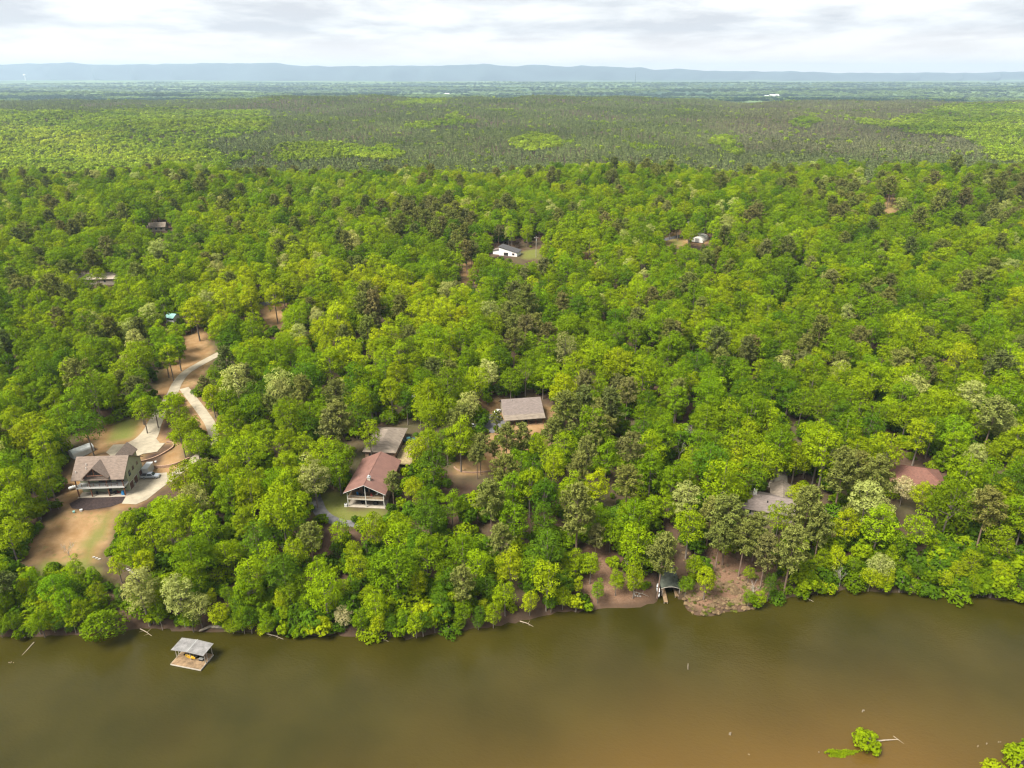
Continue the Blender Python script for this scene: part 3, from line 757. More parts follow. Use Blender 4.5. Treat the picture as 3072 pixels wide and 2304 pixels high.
HAND = [(292, 818, 44, 'broad', 'bright green'), (262, 845, 40, 'broad', 'mid-green'), (304, 1880, 140, 'willow', 'mid-green'), (389, 1822, 100, 'broad', 'pale silvery green'), (513, 1820, 92, 'broad', 'pale silvery green'), (579, 1850, 78, 'broad', 'pale silvery green'), (655, 1835, 66, 'broad', 'yellow-green'),
        (2716, 1452, 74, 'broad', 'cream-flowered'), (2912, 1510, 76, 'broad', 'pale silvery green'), (2344, 1105, 62, 'broad', 'pale silvery green'), (2913, 1180, 80, 'broad', 'pale silvery green'), (3010, 1262, 96, 'broad', 'pale silvery green'),
        (2929, 1365, 66, 'broad', 'pale silvery green'), (3032, 1185, 112, 'broad', 'mid-green'), (704, 1131, 100, 'broad', 'pale silvery green'), (272, 1130, 60, 'broad', 'pale silvery green'), (1026, 1868, 58, 'broad', 'cream-flowered'),
        (1735, 1520, 105, 'pine', 'olive'), (1390, 1735, 76, 'pine', 'olive'), (1504, 1602, 72, 'pine', 'olive'), (1789, 1599, 52, 'pine', 'brownish'), (1475, 1497, 90, 'pine', 'olive'), (1985, 1660, 86, 'pine', 'olive'),
        (2190, 1535, 110, 'pine', 'olive'), (2235, 1600, 90, 'pine', 'olive'), (2274, 1575, 80, 'pine', 'olive'), (2425, 1517, 108, 'pine', 'olive'), (2635, 1430, 98, 'pine', 'olive'), (2530, 1408, 92, 'pine', 'olive'), (2382, 1640, 100, 'pine', 'olive'),
        (2302, 1640, 80, 'pine', 'brownish'), (2465, 1582, 82, 'pine', 'olive'), (2160, 1600, 80, 'pine', 'olive'), (2165, 1440, 150, 'broad', 'bright green'), (2295, 1365, 118, 'broad', 'bright green'), (2480, 1345, 150, 'broad', 'bright green'),
        (582, 925, 108, 'broad', 'yellow-green'), (671, 890, 92, 'broad', 'yellow-green'), (750, 890, 96, 'broad', 'yellow-green'), (822, 885, 60, 'broad', 'yellow-green'), (520, 1215, 82, 'broad', 'bright green'), (560, 1265, 70, 'broad', 'bright green'), (540, 1290, 66, 'broad', 'bright green'),
        (1110, 1302, 66, 'broad', 'bright green'), (1249, 1345, 72, 'broad', 'yellow-green'), (425, 1225, 60, 'broad', 'bright green'), (460, 1215, 56, 'broad', 'mid-green'), (255, 1265, 100, 'broad', 'dark green'), (375, 1560, 66, 'broad', 'bright green'), (500, 1520, 68, 'broad', 'bright green'), (560, 1530, 74, 'broad', 'bright green'),
        (410, 1545, 50, 'broad', 'mid-green'), (455, 1600, 80, 'broad', 'bright green'), (225, 1700, 54, 'broad', 'bright green'), (350, 1690, 52, 'broad', 'yellow-green'), (430, 1680, 60, 'broad', 'yellow-green'), (620, 1400, 64, 'pine', 'olive'),
        (1020, 1590, 62, 'broad', 'bright green'), (930, 1590, 78, 'broad', 'bright green'), (1120, 1580, 80, 'broad', 'bright green'), (1175, 1440, 46, 'pine', 'olive'), (1240, 1460, 62, 'broad', 'yellow-green'), (1385, 1260, 70, 'pine', 'olive'), (1440, 1330, 62, 'pine', 'olive'), (1520, 1310, 66, 'pine', 'olive'), (1570, 1300, 56, 'pine', 'olive'), (1655, 1290, 60, 'pine', 'olive'),
        (1430, 1360, 50, 'pine', 'olive'), (1700, 1220, 90, 'pine', 'olive'), (1490, 1250, 36, 'pine', 'olive'), (1690, 1165, 100, 'broad', 'yellow-green'), (1615, 1330, 70, 'broad', 'bright green'), (1665, 1395, 66, 'broad', 'yellow-green'), (1590, 1440, 90, 'broad', 'bright green'), (1790, 1440, 80, 'broad', 'yellow-green'),
        (1530, 1680, 86, 'broad', 'yellow-green'), (1640, 1730, 92, 'broad', 'yellow-green'), (1515, 1770, 70, 'broad', 'bright green'), (1690, 1795, 56, 'broad', 'bright green'), (1850, 1730, 50, 'broad', 'bright green'), (1905, 1725, 62, 'broad', 'bright green'), (1795, 1760, 44, 'broad', 'mid-green'), (2120, 1730, 56, 'broad', 'yellow-green'), (2085, 1690, 60, 'broad', 'bright green'), (2060, 1745, 40, 'broad', 'mid-green'),
        (2340, 1540, 80, 'broad', 'bright green'), (2540, 1560, 80, 'broad', 'yellow-green'), (2650, 1540, 76, 'broad', 'pale silvery green'), (2770, 1480, 64, 'broad', 'yellow-green'), (2830, 1490, 80, 'broad', 'bright green'), (2400, 1470, 70, 'broad', 'yellow-green'), (2760, 1570, 90, 'broad', 'bright green'), (2900, 1420, 110, 'broad', 'bright green'),
        (2040, 1330, 66, 'bare', 'olive'), (2790, 1205, 56, 'bare', 'olive'), (2945, 1195, 54, 'bare', 'olive'), (200, 1640, 50, 'bare', 'olive'), (870, 1640, 56, 'bare', 'olive'), (2260, 1760, 46, 'bare', 'olive'), (1650, 1600, 44, 'bare', 'olive'), (2530, 1720, 60, 'bare', 'olive'), (470, 1610, 40, 'bare', 'olive'), (2075, 1290, 50, 'bare', 'olive')]
for hnd in HAND:
    hand_tree(*hnd)

# every other tree of the near hillside: a jittered stand
CELL = 7.7
cand = []
for y in np.arange(120, 780, CELL):
    half = .79 * (y + 80) + 35
    for x in np.arange(-half, half, CELL):
        cand.append((x + RNG.uniform(-.46, .46) * CELL, y + RNG.uniform(-.46, .46) * CELL))
cand = np.array(cand)
d_in = cand[:, 1] - np.interp(cand[:, 0], SHX, SHY)
cand = cand[(d_in > 1.6) & (RNG.uniform(size=len(cand)) < .95)]
g = height(cand[:, 0], cand[:, 1])
# not on top of the hand-placed ones
hx = np.array([[q['x'], q['y'], q['R']] for q in trees])
dist = np.hypot(cand[:, None, 0] - hx[None, :, 0], cand[:, None, 1] - hx[None, :, 1])
ok = (cand[:, 1] < 735 + 45 * wob(cand[:, 0], cand[:, 0] * .2, 70, 3))
ok &= (dist > hx[None, :, 2] * .72 + 1.8).all(1)
for poly in HOUSE_GROUND:
    ok &= ~in_poly(cand[:, 0], cand[:, 1], poly)
cand, g = cand[ok], g[ok]
pp, dep = project(np.column_stack([cand, g + 11]))
pw = np.full(len(cand), .075)
for poly in PINEY:
    pw = np.where(in_poly(pp[:, 0], pp[:, 1], poly), .42, pw)
pw += .10 * wob(cand[:, 0], cand[:, 1], 32, 9)
is_pine = RNG.uniform(size=len(cand)) < pw
sun_tint = np.zeros(len(cand), bool)
for poly in SUN_TINT:
    sun_tint |= in_poly(pp[:, 0], pp[:, 1], poly)
tn = wob(cand[:, 0], cand[:, 1], 40, 2.5) * .8 + RNG.normal(0, .46, len(cand)) + sun_tint * .9
shore_d = cand[:, 1] - np.interp(cand[:, 0], SHX, SHY)
ang = np.linspace(0, 2 * math.pi, 12, endpoint=False)
def blocks(x, y, z, lo, hi, R):
    """which crowns would hide something that must stay in view"""
    c, d = project(np.column_stack([x, y, z + (lo + hi) / 2]))
    rx = R * FPX / d * 3 * .86; ry = ((hi - lo) / 2 * .88 + R * .35) * FPX / d * 3 * .86
    cs = np.concatenate([[0], np.cos(ang), .5 * np.cos(ang)]); sn = np.concatenate([[0], np.sin(ang), .5 * np.sin(ang)])
    ex = c[:, :1] + rx[:, None] * cs; ey = c[:, 1:] + ry[:, None] * sn
    b_ = -(ey / 3 - 384) / FPX
    out = np.zeros(len(x), bool)
    for pi_, poly in enumerate(CLEAR):
        P_ = np.array(poly)
        nb = (ex.max(1) > P_[:, 0].min()) & (ex.min(1) < P_[:, 0].max()) & (ey.max(1) > P_[:, 1].min()) & (ey.min(1) < P_[:, 1].max())
        if nb.any():
            out[nb] |= (in_poly(ex[nb], ey[nb], poly) & (np.asarray(y)[nb][:, None] < ((CP + b_ * SP) * (LEVEL[pi_] - CAM_Z) / np.minimum(-SP + b_ * CP, -.02))[nb] - (7 if poly in BUILT else 1))).any(1)
    return out
nC = len(cand)
kinds = np.where(is_pine, 'pine', 'broad')
sz = np.clip(RNG.normal(1.04, .15, nC), .65, 1.4)
lowk = shore_d < 9
sz = np.where(lowk, sz * RNG.uniform(.6, .95, nC), sz)
kinds = np.where(lowk & (RNG.uniform(size=nC) < .7), 'broad', kinds)
var = np.where(kinds == 'pine', RNG.integers(0, 5, nC), RNG.integers(0, 8, nC))
dims = np.array([crown_dims(kinds[i], int(var[i])) for i in range(nC)])
b1 = blocks(cand[:, 0], cand[:, 1], g, dims[:, 1] * sz, dims[:, 2] * sz, dims[:, 0] * sz)
s2 = sz * .55                                        # a smaller tree may still fit there
b2 = blocks(cand[:, 0], cand[:, 1], g, dims[:, 1] * s2, dims[:, 2] * s2, dims[:, 0] * s2)
drop = b1 & (b2 | (RNG.uniform(size=nC) < .5))
sz = np.where(b1, s2, sz)
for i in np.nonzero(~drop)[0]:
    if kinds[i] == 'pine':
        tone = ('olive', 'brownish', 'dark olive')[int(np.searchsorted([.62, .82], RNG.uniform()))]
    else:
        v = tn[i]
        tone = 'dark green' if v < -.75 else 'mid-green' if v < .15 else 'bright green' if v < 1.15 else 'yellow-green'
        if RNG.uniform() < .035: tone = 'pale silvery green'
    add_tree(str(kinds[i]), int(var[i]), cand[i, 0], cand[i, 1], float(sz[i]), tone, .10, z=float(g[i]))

# the 300 or so of a kind that show largest stand as things, the rest is the wood behind them
for q in trees:
    c, d = project([[q['x'], q['y'], q['z'] + q['H'] * .75]])
    q['px'], q['d'] = c[0], d[0]
    q['in'] = -20 < c[0, 0] < 3092 and 0 < c[0, 1] < 2304
    q['show'] = q['R'] / d[0] + (1 if q['hand'] else 0)
singles = []
for kind, most in (('broad', 300), ('pine', 220), ('willow', 9), ('bare', 20)):
    lst = sorted([q for q in trees if q['kind'] == kind and q['in']], key=lambda q: -q['show'])[:most]
    for q in lst: q['single'] = True
    singles += lst
LANDMARKS = [('the boat dock', (565, 1965)), ('the boathouse', (2012, 1765)), ('the green-walled house', (320, 1420)), ('the white garage shed', (245, 1345)), ('the long red roof', (1110, 1420)), ('the brick rear wing', (1150, 1310)), ('the brown-roofed house', (1570, 1230)),
             ('the white chimney', (2300, 1510)), ('the red hip roof', (2750, 1430)), ('the canoe', (1974, 1772)), ('the bare clay yard', (150, 1640)), ('the forked concrete drive', (560, 1130)), ('the stony point', (2110, 1830)), ('the shrub islet', (2600, 2225)), ('the white ranch house', (1530, 750)), ('the photo\'s right edge', (3072, 1500)), ('the photo\'s left edge', (0, 1500)), ('the gravel turnaround', (2390, 1415))]
ORD = ['nearest', 'second nearest', 'third nearest', 'fourth nearest', 'fifth nearest', 'sixth nearest', 'seventh nearest', 'eighth nearest', 'ninth nearest', 'tenth nearest'] + [f'{n}th nearest' for n in range(11, 80)]
KINDW = {'broad': ('broadleaf_tree', 'broadleaf tree', 'broadleaf trees of the near hillside'), 'pine': ('pine_tree', 'pine', 'pines of the near hillside'), 'willow': ('willow_tree', 'drooping willow', None), 'bare': ('bare_tree', 'leafless grey tree', 'leafless trees')}
for q in singles:
    dl = [math.hypot(q['px'][0] - l[1][0], (q['px'][1] - l[1][1]) * 1.3) for l in LANDMARKS]
    k = int(np.argmin(dl)); q['lm'] = k; q['ld'] = dl[k]
    ax, ay = LANDMARKS[k][1]
    dx, dy = q['px'][0] - ax, q['px'][1] - ay
    q['side'] = ('left of' if dx < 0 else 'right of') if abs(dx) > abs(dy) * 1.2 else ('above' if dy < 0 else 'below')
buckets = {}
for q in singles:
    buckets.setdefault((q['kind'], q['tone'] if q['kind'] != 'bare' else '', q['lm'], q['side']), []).append(q)
for key, lst in buckets.items():
    lst.sort(key=lambda q: q['ld'])
    for i, q in enumerate(lst):
        w = KINDW[q['kind']][1]
        tone = '' if q['kind'] == 'bare' else q['tone'] + ' '
        if len(lst) == 1:
            q['label'] = f"only {tone}{w} close {'by, ' if 0 else ''}{q['side']} {LANDMARKS[q['lm']][0]}"
        else:
            q['label'] = f"{tone}{w}, {ORD[i]} such {q['side']} {LANDMARKS[q['lm']][0]}"
for q in singles:
    crown, trunk = {'broad': BROAD, 'pine': PINES, 'willow': [WILLOW], 'bare': BARES}[q['kind']][q['var']]
    nm, w, grp = KINDW[q['kind']]
    r_ = empty(nm, (q['x'], q['y'], q['z']), q['rot'], q['label'], 'tree', grp)
    r_.scale = (q['s'], q['s'], q['s'] * RNG.uniform(.94, 1.06))
    t_ = bpy.data.objects.new('trunk', trunk); root_col.objects.link(t_); t_.parent = r_
    c_ = bpy.data.objects.new('crown', crown); root_col.objects.link(c_); c_.parent = r_
    c_['tint'] = [float(v) for v in q['tint']]

# bushes leaning over the water along the shore
NOBUSH = [(1770, 1955), (1962, 2240)]
bush = []
SHORE = [(SHRUBS[0], 1.0), (SHRUBS[1], 1.0), (SHRUBS[2], 1.0), (BROAD[5], .42), (BROAD[6], .40), (BROAD[0], .40), (BROAD[3], .36)]
xq = -150.0
while xq < 165:
    for row in (0, 1, 2):
        x = xq + RNG.uniform(-1.2, 1.2); y = float(np.interp(x, SHX, SHY)) + (RNG.uniform(-.5, .9) if row == 0 else RNG.uniform(2.5, 5) if row == 1 else RNG.uniform(6, 10))
        c, d = project([[x, y, 1.5]])
        if any(a_ < c[0, 0] < b_ for a_, b_ in NOBUSH) or not -10 < c[0, 0] < 3082 or (row and RNG.uniform() < .35) or (not row and RNG.uniform() < .04):
            continue
        if ((hx[:, 0] - x) ** 2 + (hx[:, 1] - y) ** 2 < (hx[:, 2] * .9) ** 2).any() and RNG.uniform() < .85:
            continue
        bush.append((x, y, RNG.uniform(.85, 1.5) if row == 0 else RNG.uniform(.9, 1.6), c[0, 0], row))
    xq += 2.3
bl = {}
for bq in bush:
    k = int(np.argmin([abs(bq[3] - l[1][0]) for l in LANDMARKS])); bl.setdefault((k, bq[3] < LANDMARKS[k][1][0], bq[4]), []).append(bq)
for (k, lf, row), lst in bl.items():
    lst.sort(key=lambda q: abs(q[3] - LANDMARKS[k][1][0]))
    for i, (x, y, s_, cx, _r) in enumerate(lst):
        v = int(RNG.integers(0, len(SHORE))); tone = ('bright green', 'mid-green', 'yellow-green', 'mid-green', 'dark green')[int(RNG.integers(0, 5))]
        r_ = empty('shore_shrub', (x, y, float(height(x, y)) - .1), RNG.uniform(0, 6.28), f"{tone} bush {('at the waterline', 'just behind the waterline', 'up the shore bank')[row]}, {ORD[i]} {'left' if lf else 'right'} of {LANDMARKS[k][0]}", 'shrub', 'bushes along the lake shore')
        sv_ = s_ * SHORE[v][1]
        r_.scale = (sv_ * RNG.uniform(.9, 1.5), sv_ * RNG.uniform(.8, 1.2), sv_ * RNG.uniform(.75, 1.2))
        for nm, me_ in (('stem', SHORE[v][0][1]), ('foliage', SHORE[v][0][0])):
            c_ = bpy.data.objects.new(nm, me_); root_col.objects.link(c_); c_.parent = r_
        c_['tint'] = [float(q) for q in np.clip(TONES[tone] * RNG.normal(1, .08), .004, .8)]

# ---------------------------------------------------------------- woods past counting: points that carry a tree each
def wood_nodes(name, coll):
    ng = bpy.data.node_groups.new(name, 'GeometryNodeTree')
    ng.interface.new_socket('Geometry', in_out='INPUT', socket_type='NodeSocketGeometry')
    ng.interface.new_socket('Geometry', in_out='OUTPUT', socket_type='NodeSocketGeometry')
    gi, go = ng.nodes.new('NodeGroupInput'), ng.nodes.new('NodeGroupOutput')
    ci = ng.nodes.new('GeometryNodeCollectionInfo'); ci.inputs['Collection'].default_value = coll
    ci.inputs['Separate Children'].default_value = True; ci.inputs['Reset Children'].default_value = True
    ip = ng.nodes.new('GeometryNodeInstanceOnPoints'); ip.inputs['Pick Instance'].default_value = True
    def attr(n, typ):
        a = ng.nodes.new('GeometryNodeInputNamedAttribute'); a.data_type = typ; a.inputs['Name'].default_value = n
        return a.outputs[0]
    ng.links.new(gi.outputs[0], ip.inputs['Points']); ng.links.new(ci.outputs[0], ip.inputs['Instance'])
    ng.links.new(attr('pick', 'INT'), ip.inputs['Instance Index'])
    cb = ng.nodes.new('ShaderNodeCombineXYZ'); ng.links.new(attr('turn', 'FLOAT'), cb.inputs[2])
    ng.links.new(cb.outputs[0], ip.inputs['Rotation'])
    ng.links.new(attr('size', 'FLOAT_VECTOR'), ip.inputs['Scale'])
    ng.links.new(ip.outputs[0], go.inputs[0])
    return ng
def stand(name, label, cat, protos, P, pick, turn, size, tint):
    """protos: list of meshes; one object of kind stuff"""
    coll = bpy.data.collections.new(name + '_shapes')
    for i, pm in enumerate(protos):
        ob = bpy.data.objects.new(f'{name}_shape_{i:02d}', pm); coll.objects.link(ob)
    me = bpy.data.meshes.new(name)
    me.vertices.add(len(P)); me.vertices.foreach_set('co', np.asarray(P, np.float32).ravel())
    me.attributes.new('pick', 'INT', 'POINT').data.foreach_set('value', np.asarray(pick, np.int32))
    me.attributes.new('turn', 'FLOAT', 'POINT').data.foreach_set('value', np.asarray(turn, np.float32))
    me.attributes.new('size', 'FLOAT_VECTOR', 'POINT').data.foreach_set('vector', np.asarray(size, np.float32).ravel())
    c4 = np.ones((len(P), 4), np.float32); c4[:, :3] = np.clip(tint, .003, .9)
    me.attributes.new('tint', 'FLOAT_COLOR', 'POINT').data.foreach_set('color', c4.ravel())
    ob = bpy.data.objects.new(name, me); root_col.objects.link(ob)
    md = ob.modifiers.new('trees', 'NODES'); md.node_group = wood_nodes(name, coll)
    return tag(ob, label, cat, kind='stuff')
def joined(crown, trunk):
    a = bpy.data.meshes.new('tree_shape')
    bm = bmesh.new(); bm.from_mesh(crown); lay = bm.faces.layers.float.get('shade')
    nf = len(bm.faces)
    bm.from_mesh(trunk); bm.faces.ensure_lookup_table()
    for f in bm.faces[nf:]:
        f.material_index = 1
    bm.to_mesh(a); bm.free()
    a.materials.append(crown.materials[0]); a.materials.append(trunk.materials[0])
    return a
rest = [q for q in trees if not q.get('single')]
protos = [joined(*q) for q in BROAD] + [joined(*q) for q in PINES]
stand('mixed_forest', 'dense spring woodland of broadleaf trees and pines covering the hillside', 'forest', protos,
      [[q['x'], q['y'], q['z']] for q in rest], [q['var'] + (8 if q['kind'] == 'pine' else 0) for q in rest], [q['rot'] for q in rest],
      [[q['s']] * 3 for q in rest], np.array([q['tint'] for q in rest]))

# low growth under and between the trees
n = 14000
uy = 140 + 560 * RNG.uniform(size=n) ** 1.15; ux = RNG.uniform(-1, 1, n) * (.79 * (uy + 60) + 20)
ud = uy - np.interp(ux, SHX, SHY)
keep = ud > .6
us_ = .5 + 1.5 * RNG.uniform(size=n) ** 1.8
uh = height(ux, uy)
keep &= ~blocks(ux, uy, uh, 0 * us_, 3.8 * us_, 2.3 * us_)
up, _d = project(np.column_stack([ux, uy, uh + 1.5]))
for poly in CLEAR + CLAY[:1] + [[(2050, 1860), (2050, 1780), (2150, 1640), (2320, 1640), (2340, 1800)]]:
    keep &= ~in_poly(up[:, 0], up[:, 1], poly)
for poly in HOUSE_GROUND:
    keep &= ~in_poly(ux, uy, poly)
ux, uy, ud, us_ = ux[keep], uy[keep], ud[keep], us_[keep]
ut = np.where(RNG.uniform(size=len(ux))[:, None] < .5, G_MID, G_DRK) * RNG.normal(1, .15, (len(ux), 1))
ut = np.where((RNG.uniform(size=len(ux)) < .25)[:, None], G_BRI, ut)
stand('undergrowth', 'low green saplings and bushes growing under the trees', 'undergrowth', [joined(*q) for q in SHRUBS],
      np.column_stack([ux, uy, height(ux, uy) - .15]), RNG.integers(0, 3, len(ux)), RNG.uniform(0, 6.28, len(ux)), np.repeat(us_[:, None], 3, 1), ut)

# dry scrub on the stony point and the bare bank
n = 1500
qx = RNG.uniform(2040, 2345, n); qy = RNG.uniform(1640, 1850, n)
pts_ = []
for a_, b_ in zip(qx, qy):
    x, y = on_level(a_, b_, 2.0)
    pts_.append((x, y))
pts_ = np.array(pts_)
sd_ = pts_[:, 1] - np.interp(pts_[:, 0], SHX, SHY)
kp = (sd_ > .3) & (RNG.uniform(size=n) < np.interp(sd_, [0, 5, 14], [1, .75, .15]))
pts_ = pts_[kp]; n = len(pts_)
stand('dry_scrub', 'dry tan scrub and dead grass on the point right of the boathouse', 'scrub', [q[0] for q in SHRUBS], np.column_stack([pts_, height(pts_[:, 0], pts_[:, 1]) - .1]), RNG.integers(0, 3, n), RNG.uniform(0, 6.28, n),
      np.stack([RNG.uniform(.14, .38, n)] * 2 + [RNG.uniform(.08, .2, n)], 1), np.where((RNG.uniform(size=n) < .8)[:, None], np.array([.27, .195, .115]), np.array([.15, .17, .03])) * RNG.normal(1, .18, (n, 1)))

# far pine plantations and broadleaf woods, one to three kilometres off
FAR_BROAD = [[(-50, 325), (250, 335), (450, 322), (800, 330), (820, 372), (640, 425), (665, 458), (800, 450), (700, 478), (620, 520), (-50, 540)], [(820, 455), (900, 422), (1000, 425), (1100, 440), (1170, 430), (1182, 470), (1000, 472), (850, 478)],
             [(1180, 372), (1300, 350), (1380, 330), (1430, 368), (1250, 382)], [(1535, 408), (1640, 392), (1690, 440), (1600, 452), (1560, 432)], [(2530, 345), (2700, 362), (2850, 312), (3120, 305), (3120, 400), (2900, 410), (2700, 390)], [(2120, 405), (2200, 410), (2240, 460), (2180, 452)],
             [(2900, 410), (3120, 400), (3120, 480), (3000, 470)], [(2350, 345), (2430, 350), (2440, 380), (2360, 375)], [(640, 345), (800, 340), (780, 375), (660, 380)], [(1190, 300), (1330, 292), (1330, 305), (1190, 312)]]
fx, fy = [], []
y = 800.0
while y < 3500:
    step = 5.6 * (1 + (y - 800) / 2200)
    half = .80 * y + 60
    xs = np.arange(-half, half, step)
    fx.append(xs + RNG.uniform(-.45, .45, len(xs)) * step); fy.append(y + RNG.uniform(-.45, .45, len(xs)) * step)
    y += step * 1.15
fx, fy = np.concatenate(fx), np.concatenate(fy)
fz = height(fx, fy)
fp, fd = project(np.column_stack([fx, fy, fz + 12]))
fb = np.zeros(len(fx), bool)
for poly in FAR_BROAD:
    fb |= in_poly(fp[:, 0] + 26 * wob(fx, fy, 45, 1) + 40 * wob(fx, fy, 130, 4), fp[:, 1] + 7 * wob(fx, fy, 60, 2), poly)
fb = (fb & (RNG.uniform(size=len(fx)) < .74)) | (RNG.uniform(size=len(fx)) < .02 + .30 * (wob(fx, fy, 150, 7) + .3 * wob(fx, fy, 40, 2) > .85))
vis = ~in_poly(fp[:, 0], fp[:, 1], CLEAR[19])
fx, fy, fz, fb, fp = fx[vis], fy[vis], fz[vis], fb[vis], fp[vis]
k = len(fx)
brown = sstep(2000, 2300, fp[:, 0]) * sstep(470, 430, fp[:, 1])
tint = np.where(fb[:, None], G_BRI * .95, np.array([.118, .148, .050]) * (1 - brown[:, None]) + np.array([.140, .148, .068]) * brown[:, None])
far_sun_tint = in_poly(fp[:, 0], fp[:, 1], SUN_TINT[1])  # far broadleaves here are tinted yellow to stand for sunlight on them
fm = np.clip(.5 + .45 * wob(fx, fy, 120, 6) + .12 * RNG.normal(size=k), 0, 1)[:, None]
tint = np.where(fb[:, None], G_MID * (1 - fm) * .95 + fm * (np.where(far_sun_tint[:, None], G_YEL, G_BRI) * .8 + .2 * G_PAL), tint)
tint = tint * np.clip(RNG.normal(1, .2, (k, 1)), .5, 1.6) * (1 + .22 * wob(fx, fy, 210, 3)[:, None])
lod = [small_blob(60 + i, 3.0, 13, .35, 52, .78, M['needle'], True) for i in range(4)] + [small_blob(70 + i, 4.6, 15, .2, 70, 1.25, M['leaf']) for i in range(4)]
sc_ = RNG.uniform(.75, 1.2, k) * np.interp(fy, [800, 3500], [1, 1.45]); sc3 = np.stack([sc_, sc_, RNG.uniform(.8, 1.12, k)], 1)
sc3[:, 2] *= np.where(fb, 1, .95)
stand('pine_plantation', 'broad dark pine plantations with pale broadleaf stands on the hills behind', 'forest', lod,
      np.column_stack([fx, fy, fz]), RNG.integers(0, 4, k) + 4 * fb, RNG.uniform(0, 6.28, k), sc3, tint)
# the plain beyond: clumps of wood
n = 30000
yy = 4700 + 8300 * RNG.uniform(size=n) ** 1.3; xx = RNG.uniform(-1, 1, n) * (.78 * yy)
cl = wob(xx, yy * 1.6, 420, 3.3) + .6 * wob(xx, yy, 150, 1.1)
kp = cl > -.35
xx, yy, cl = xx[kp], yy[kp], cl[kp]; n = len(xx)
dk = (wob(xx * .45, yy * 1.3, 520, 8.0) + .35 * wob(xx, yy, 200, 3) + RNG.normal(0, .12, n)) > .0
tint = np.where(dk[:, None], np.array([.028, .062, .036]), np.array([.135, .20, .070])) * RNG.normal(1, .18, (n, 1))
clump = [small_blob(80 + i, 16, 15, .0, 60, 3.4, M['leaf']) for i in range(3)]
sc_ = RNG.uniform(.7, 1.5, n)
stand('distant_woodland', 'hazy patchwork of distant woods on the plain below the mountains', 'forest', clump, np.column_stack([xx, yy, height(xx, yy) - 1]), RNG.integers(0, 3, n), RNG.uniform(0, 6.28, n), np.stack([sc_ * 1.5, sc_ * 1.1, RNG.uniform(.6, 1.1, n)], 1), tint)
print('trees', len(trees), 'singles', len(singles), 'far', k, 'clumps', n)

# ---------------------------------------------------------------- drives, walls and yards laid on the ground
def gz(x, y):
    return float(height(x, y))
def resample(pts, step):
    pts = np.array(pts, float)
    # smooth with a Catmull-Rom walk, then even steps
    out = []
    n = len(pts)
    for i in range(n - 1):
        p0, p1, p2, p3 = pts[max(i - 1, 0)], pts[i], pts[i + 1], pts[min(i + 2, n - 1)]
        m_ = max(2, int(np.linalg.norm(p2 - p1) / step))
        for k in range(m_):
            u = k / m_
            out.append(.5 * ((2 * p1) + (-p0 + p2) * u + (2 * p0 - 5 * p1 + 4 * p2 - p3) * u * u + (-p0 + 3 * p1 - 3 * p2 + p3) * u ** 3))
    out.append(pts[-1])
    return np.array(out)
def ground_pts(src, pads=True):
    return [tuple(hit(sx, sy)[:2]) for sx, sy in src]
def strip(name, src, width, mat, label, cat, lift=.10, kind='structure', cols=5):
    c = resample(ground_pts(src), 1.5)
    w = np.interp(np.linspace(0, 1, len(c)), np.linspace(0, 1, len(width)), width) if isinstance(width, (list, tuple)) else np.full(len(c), width)
    tg = unit(np.gradient(c, axis=0)); nr = np.stack([-tg[:, 1], tg[:, 0]], 1)
    V = []
    for i in range(len(c)):
        for k in np.linspace(-.5, .5, cols):
            q = c[i] + nr[i] * w[i] * k
            V.append((q[0], q[1], gz(*q) + lift))
    me = np_mesh(name, V, grid_faces(len(c), cols), mat, True)
    o = bpy.data.objects.new(name, me); root_col.objects.link(o)
    return tag(o, label, cat, kind=kind)
def patch(name, src, mat, label, cat, lift=.09, th=.25, world=None):
    P = world or ground_pts(src)
    bm = bmesh.new()
    vs_ = [bm.verts.new((p[0], p[1], 0)) for p in P]
    bm.faces.new(vs_)
    bmesh.ops.triangulate(bm, faces=bm.faces[:])
    for _ in range(3):
        bmesh.ops.subdivide_edges(bm, edges=[e_ for e_ in bm.edges if e_.calc_length() > 2.5], cuts=1)
        bmesh.ops.triangulate(bm, faces=bm.faces[:])
    for v in bm.verts: v.co.z = gz(v.co.x, v.co.y) + lift
    bmesh.ops.recalc_face_normals(bm, faces=bm.faces[:])
    me = bpy.data.meshes.new(name); bm.to_mesh(me); bm.free(); me.materials.append(mat)
    o = bpy.data.objects.new(name, me); root_col.objects.link(o)
    return tag(o, label, cat, kind='structure')
def low_wall(name, src, h_, th, mat, label, lift=0.0):
    c = resample(ground_pts(src), 1.0)
    tg = unit(np.gradient(c, axis=0)); nr = np.stack([-tg[:, 1], tg[:, 0]], 1)
    mb = MB()
    for i in range(len(c) - 1):
        a, b = c[i], c[i + 1]
        za, zb = gz(*a), gz(*b)
        na, nb = nr[i] * th / 2, nr[i + 1] * th / 2
        V = [(*(a - na), za - .3), (*(a + na), za - .3), (*(b + nb), zb - .3), (*(b - nb), zb - .3), (*(a - na), za + h_), (*(a + na), za + h_), (*(b + nb), zb + h_), (*(b - nb), zb + h_)]
        mb.add(V, [(0, 3, 2, 1), (4, 5, 6, 7), (0, 1, 5, 4), (2, 3, 7, 6), (1, 2, 6, 5), (3, 0, 4, 7)])
    me = mb.mesh(name, mat)
    bm = bmesh.new(); bm.from_mesh(me); bmesh.ops.remove_doubles(bm, verts=bm.verts[:], dist=.005); bm.to_mesh(me); bm.free()
    o = bpy.data.objects.new(name, me); root_col.objects.link(o)
    return tag(o, label, 'wall')

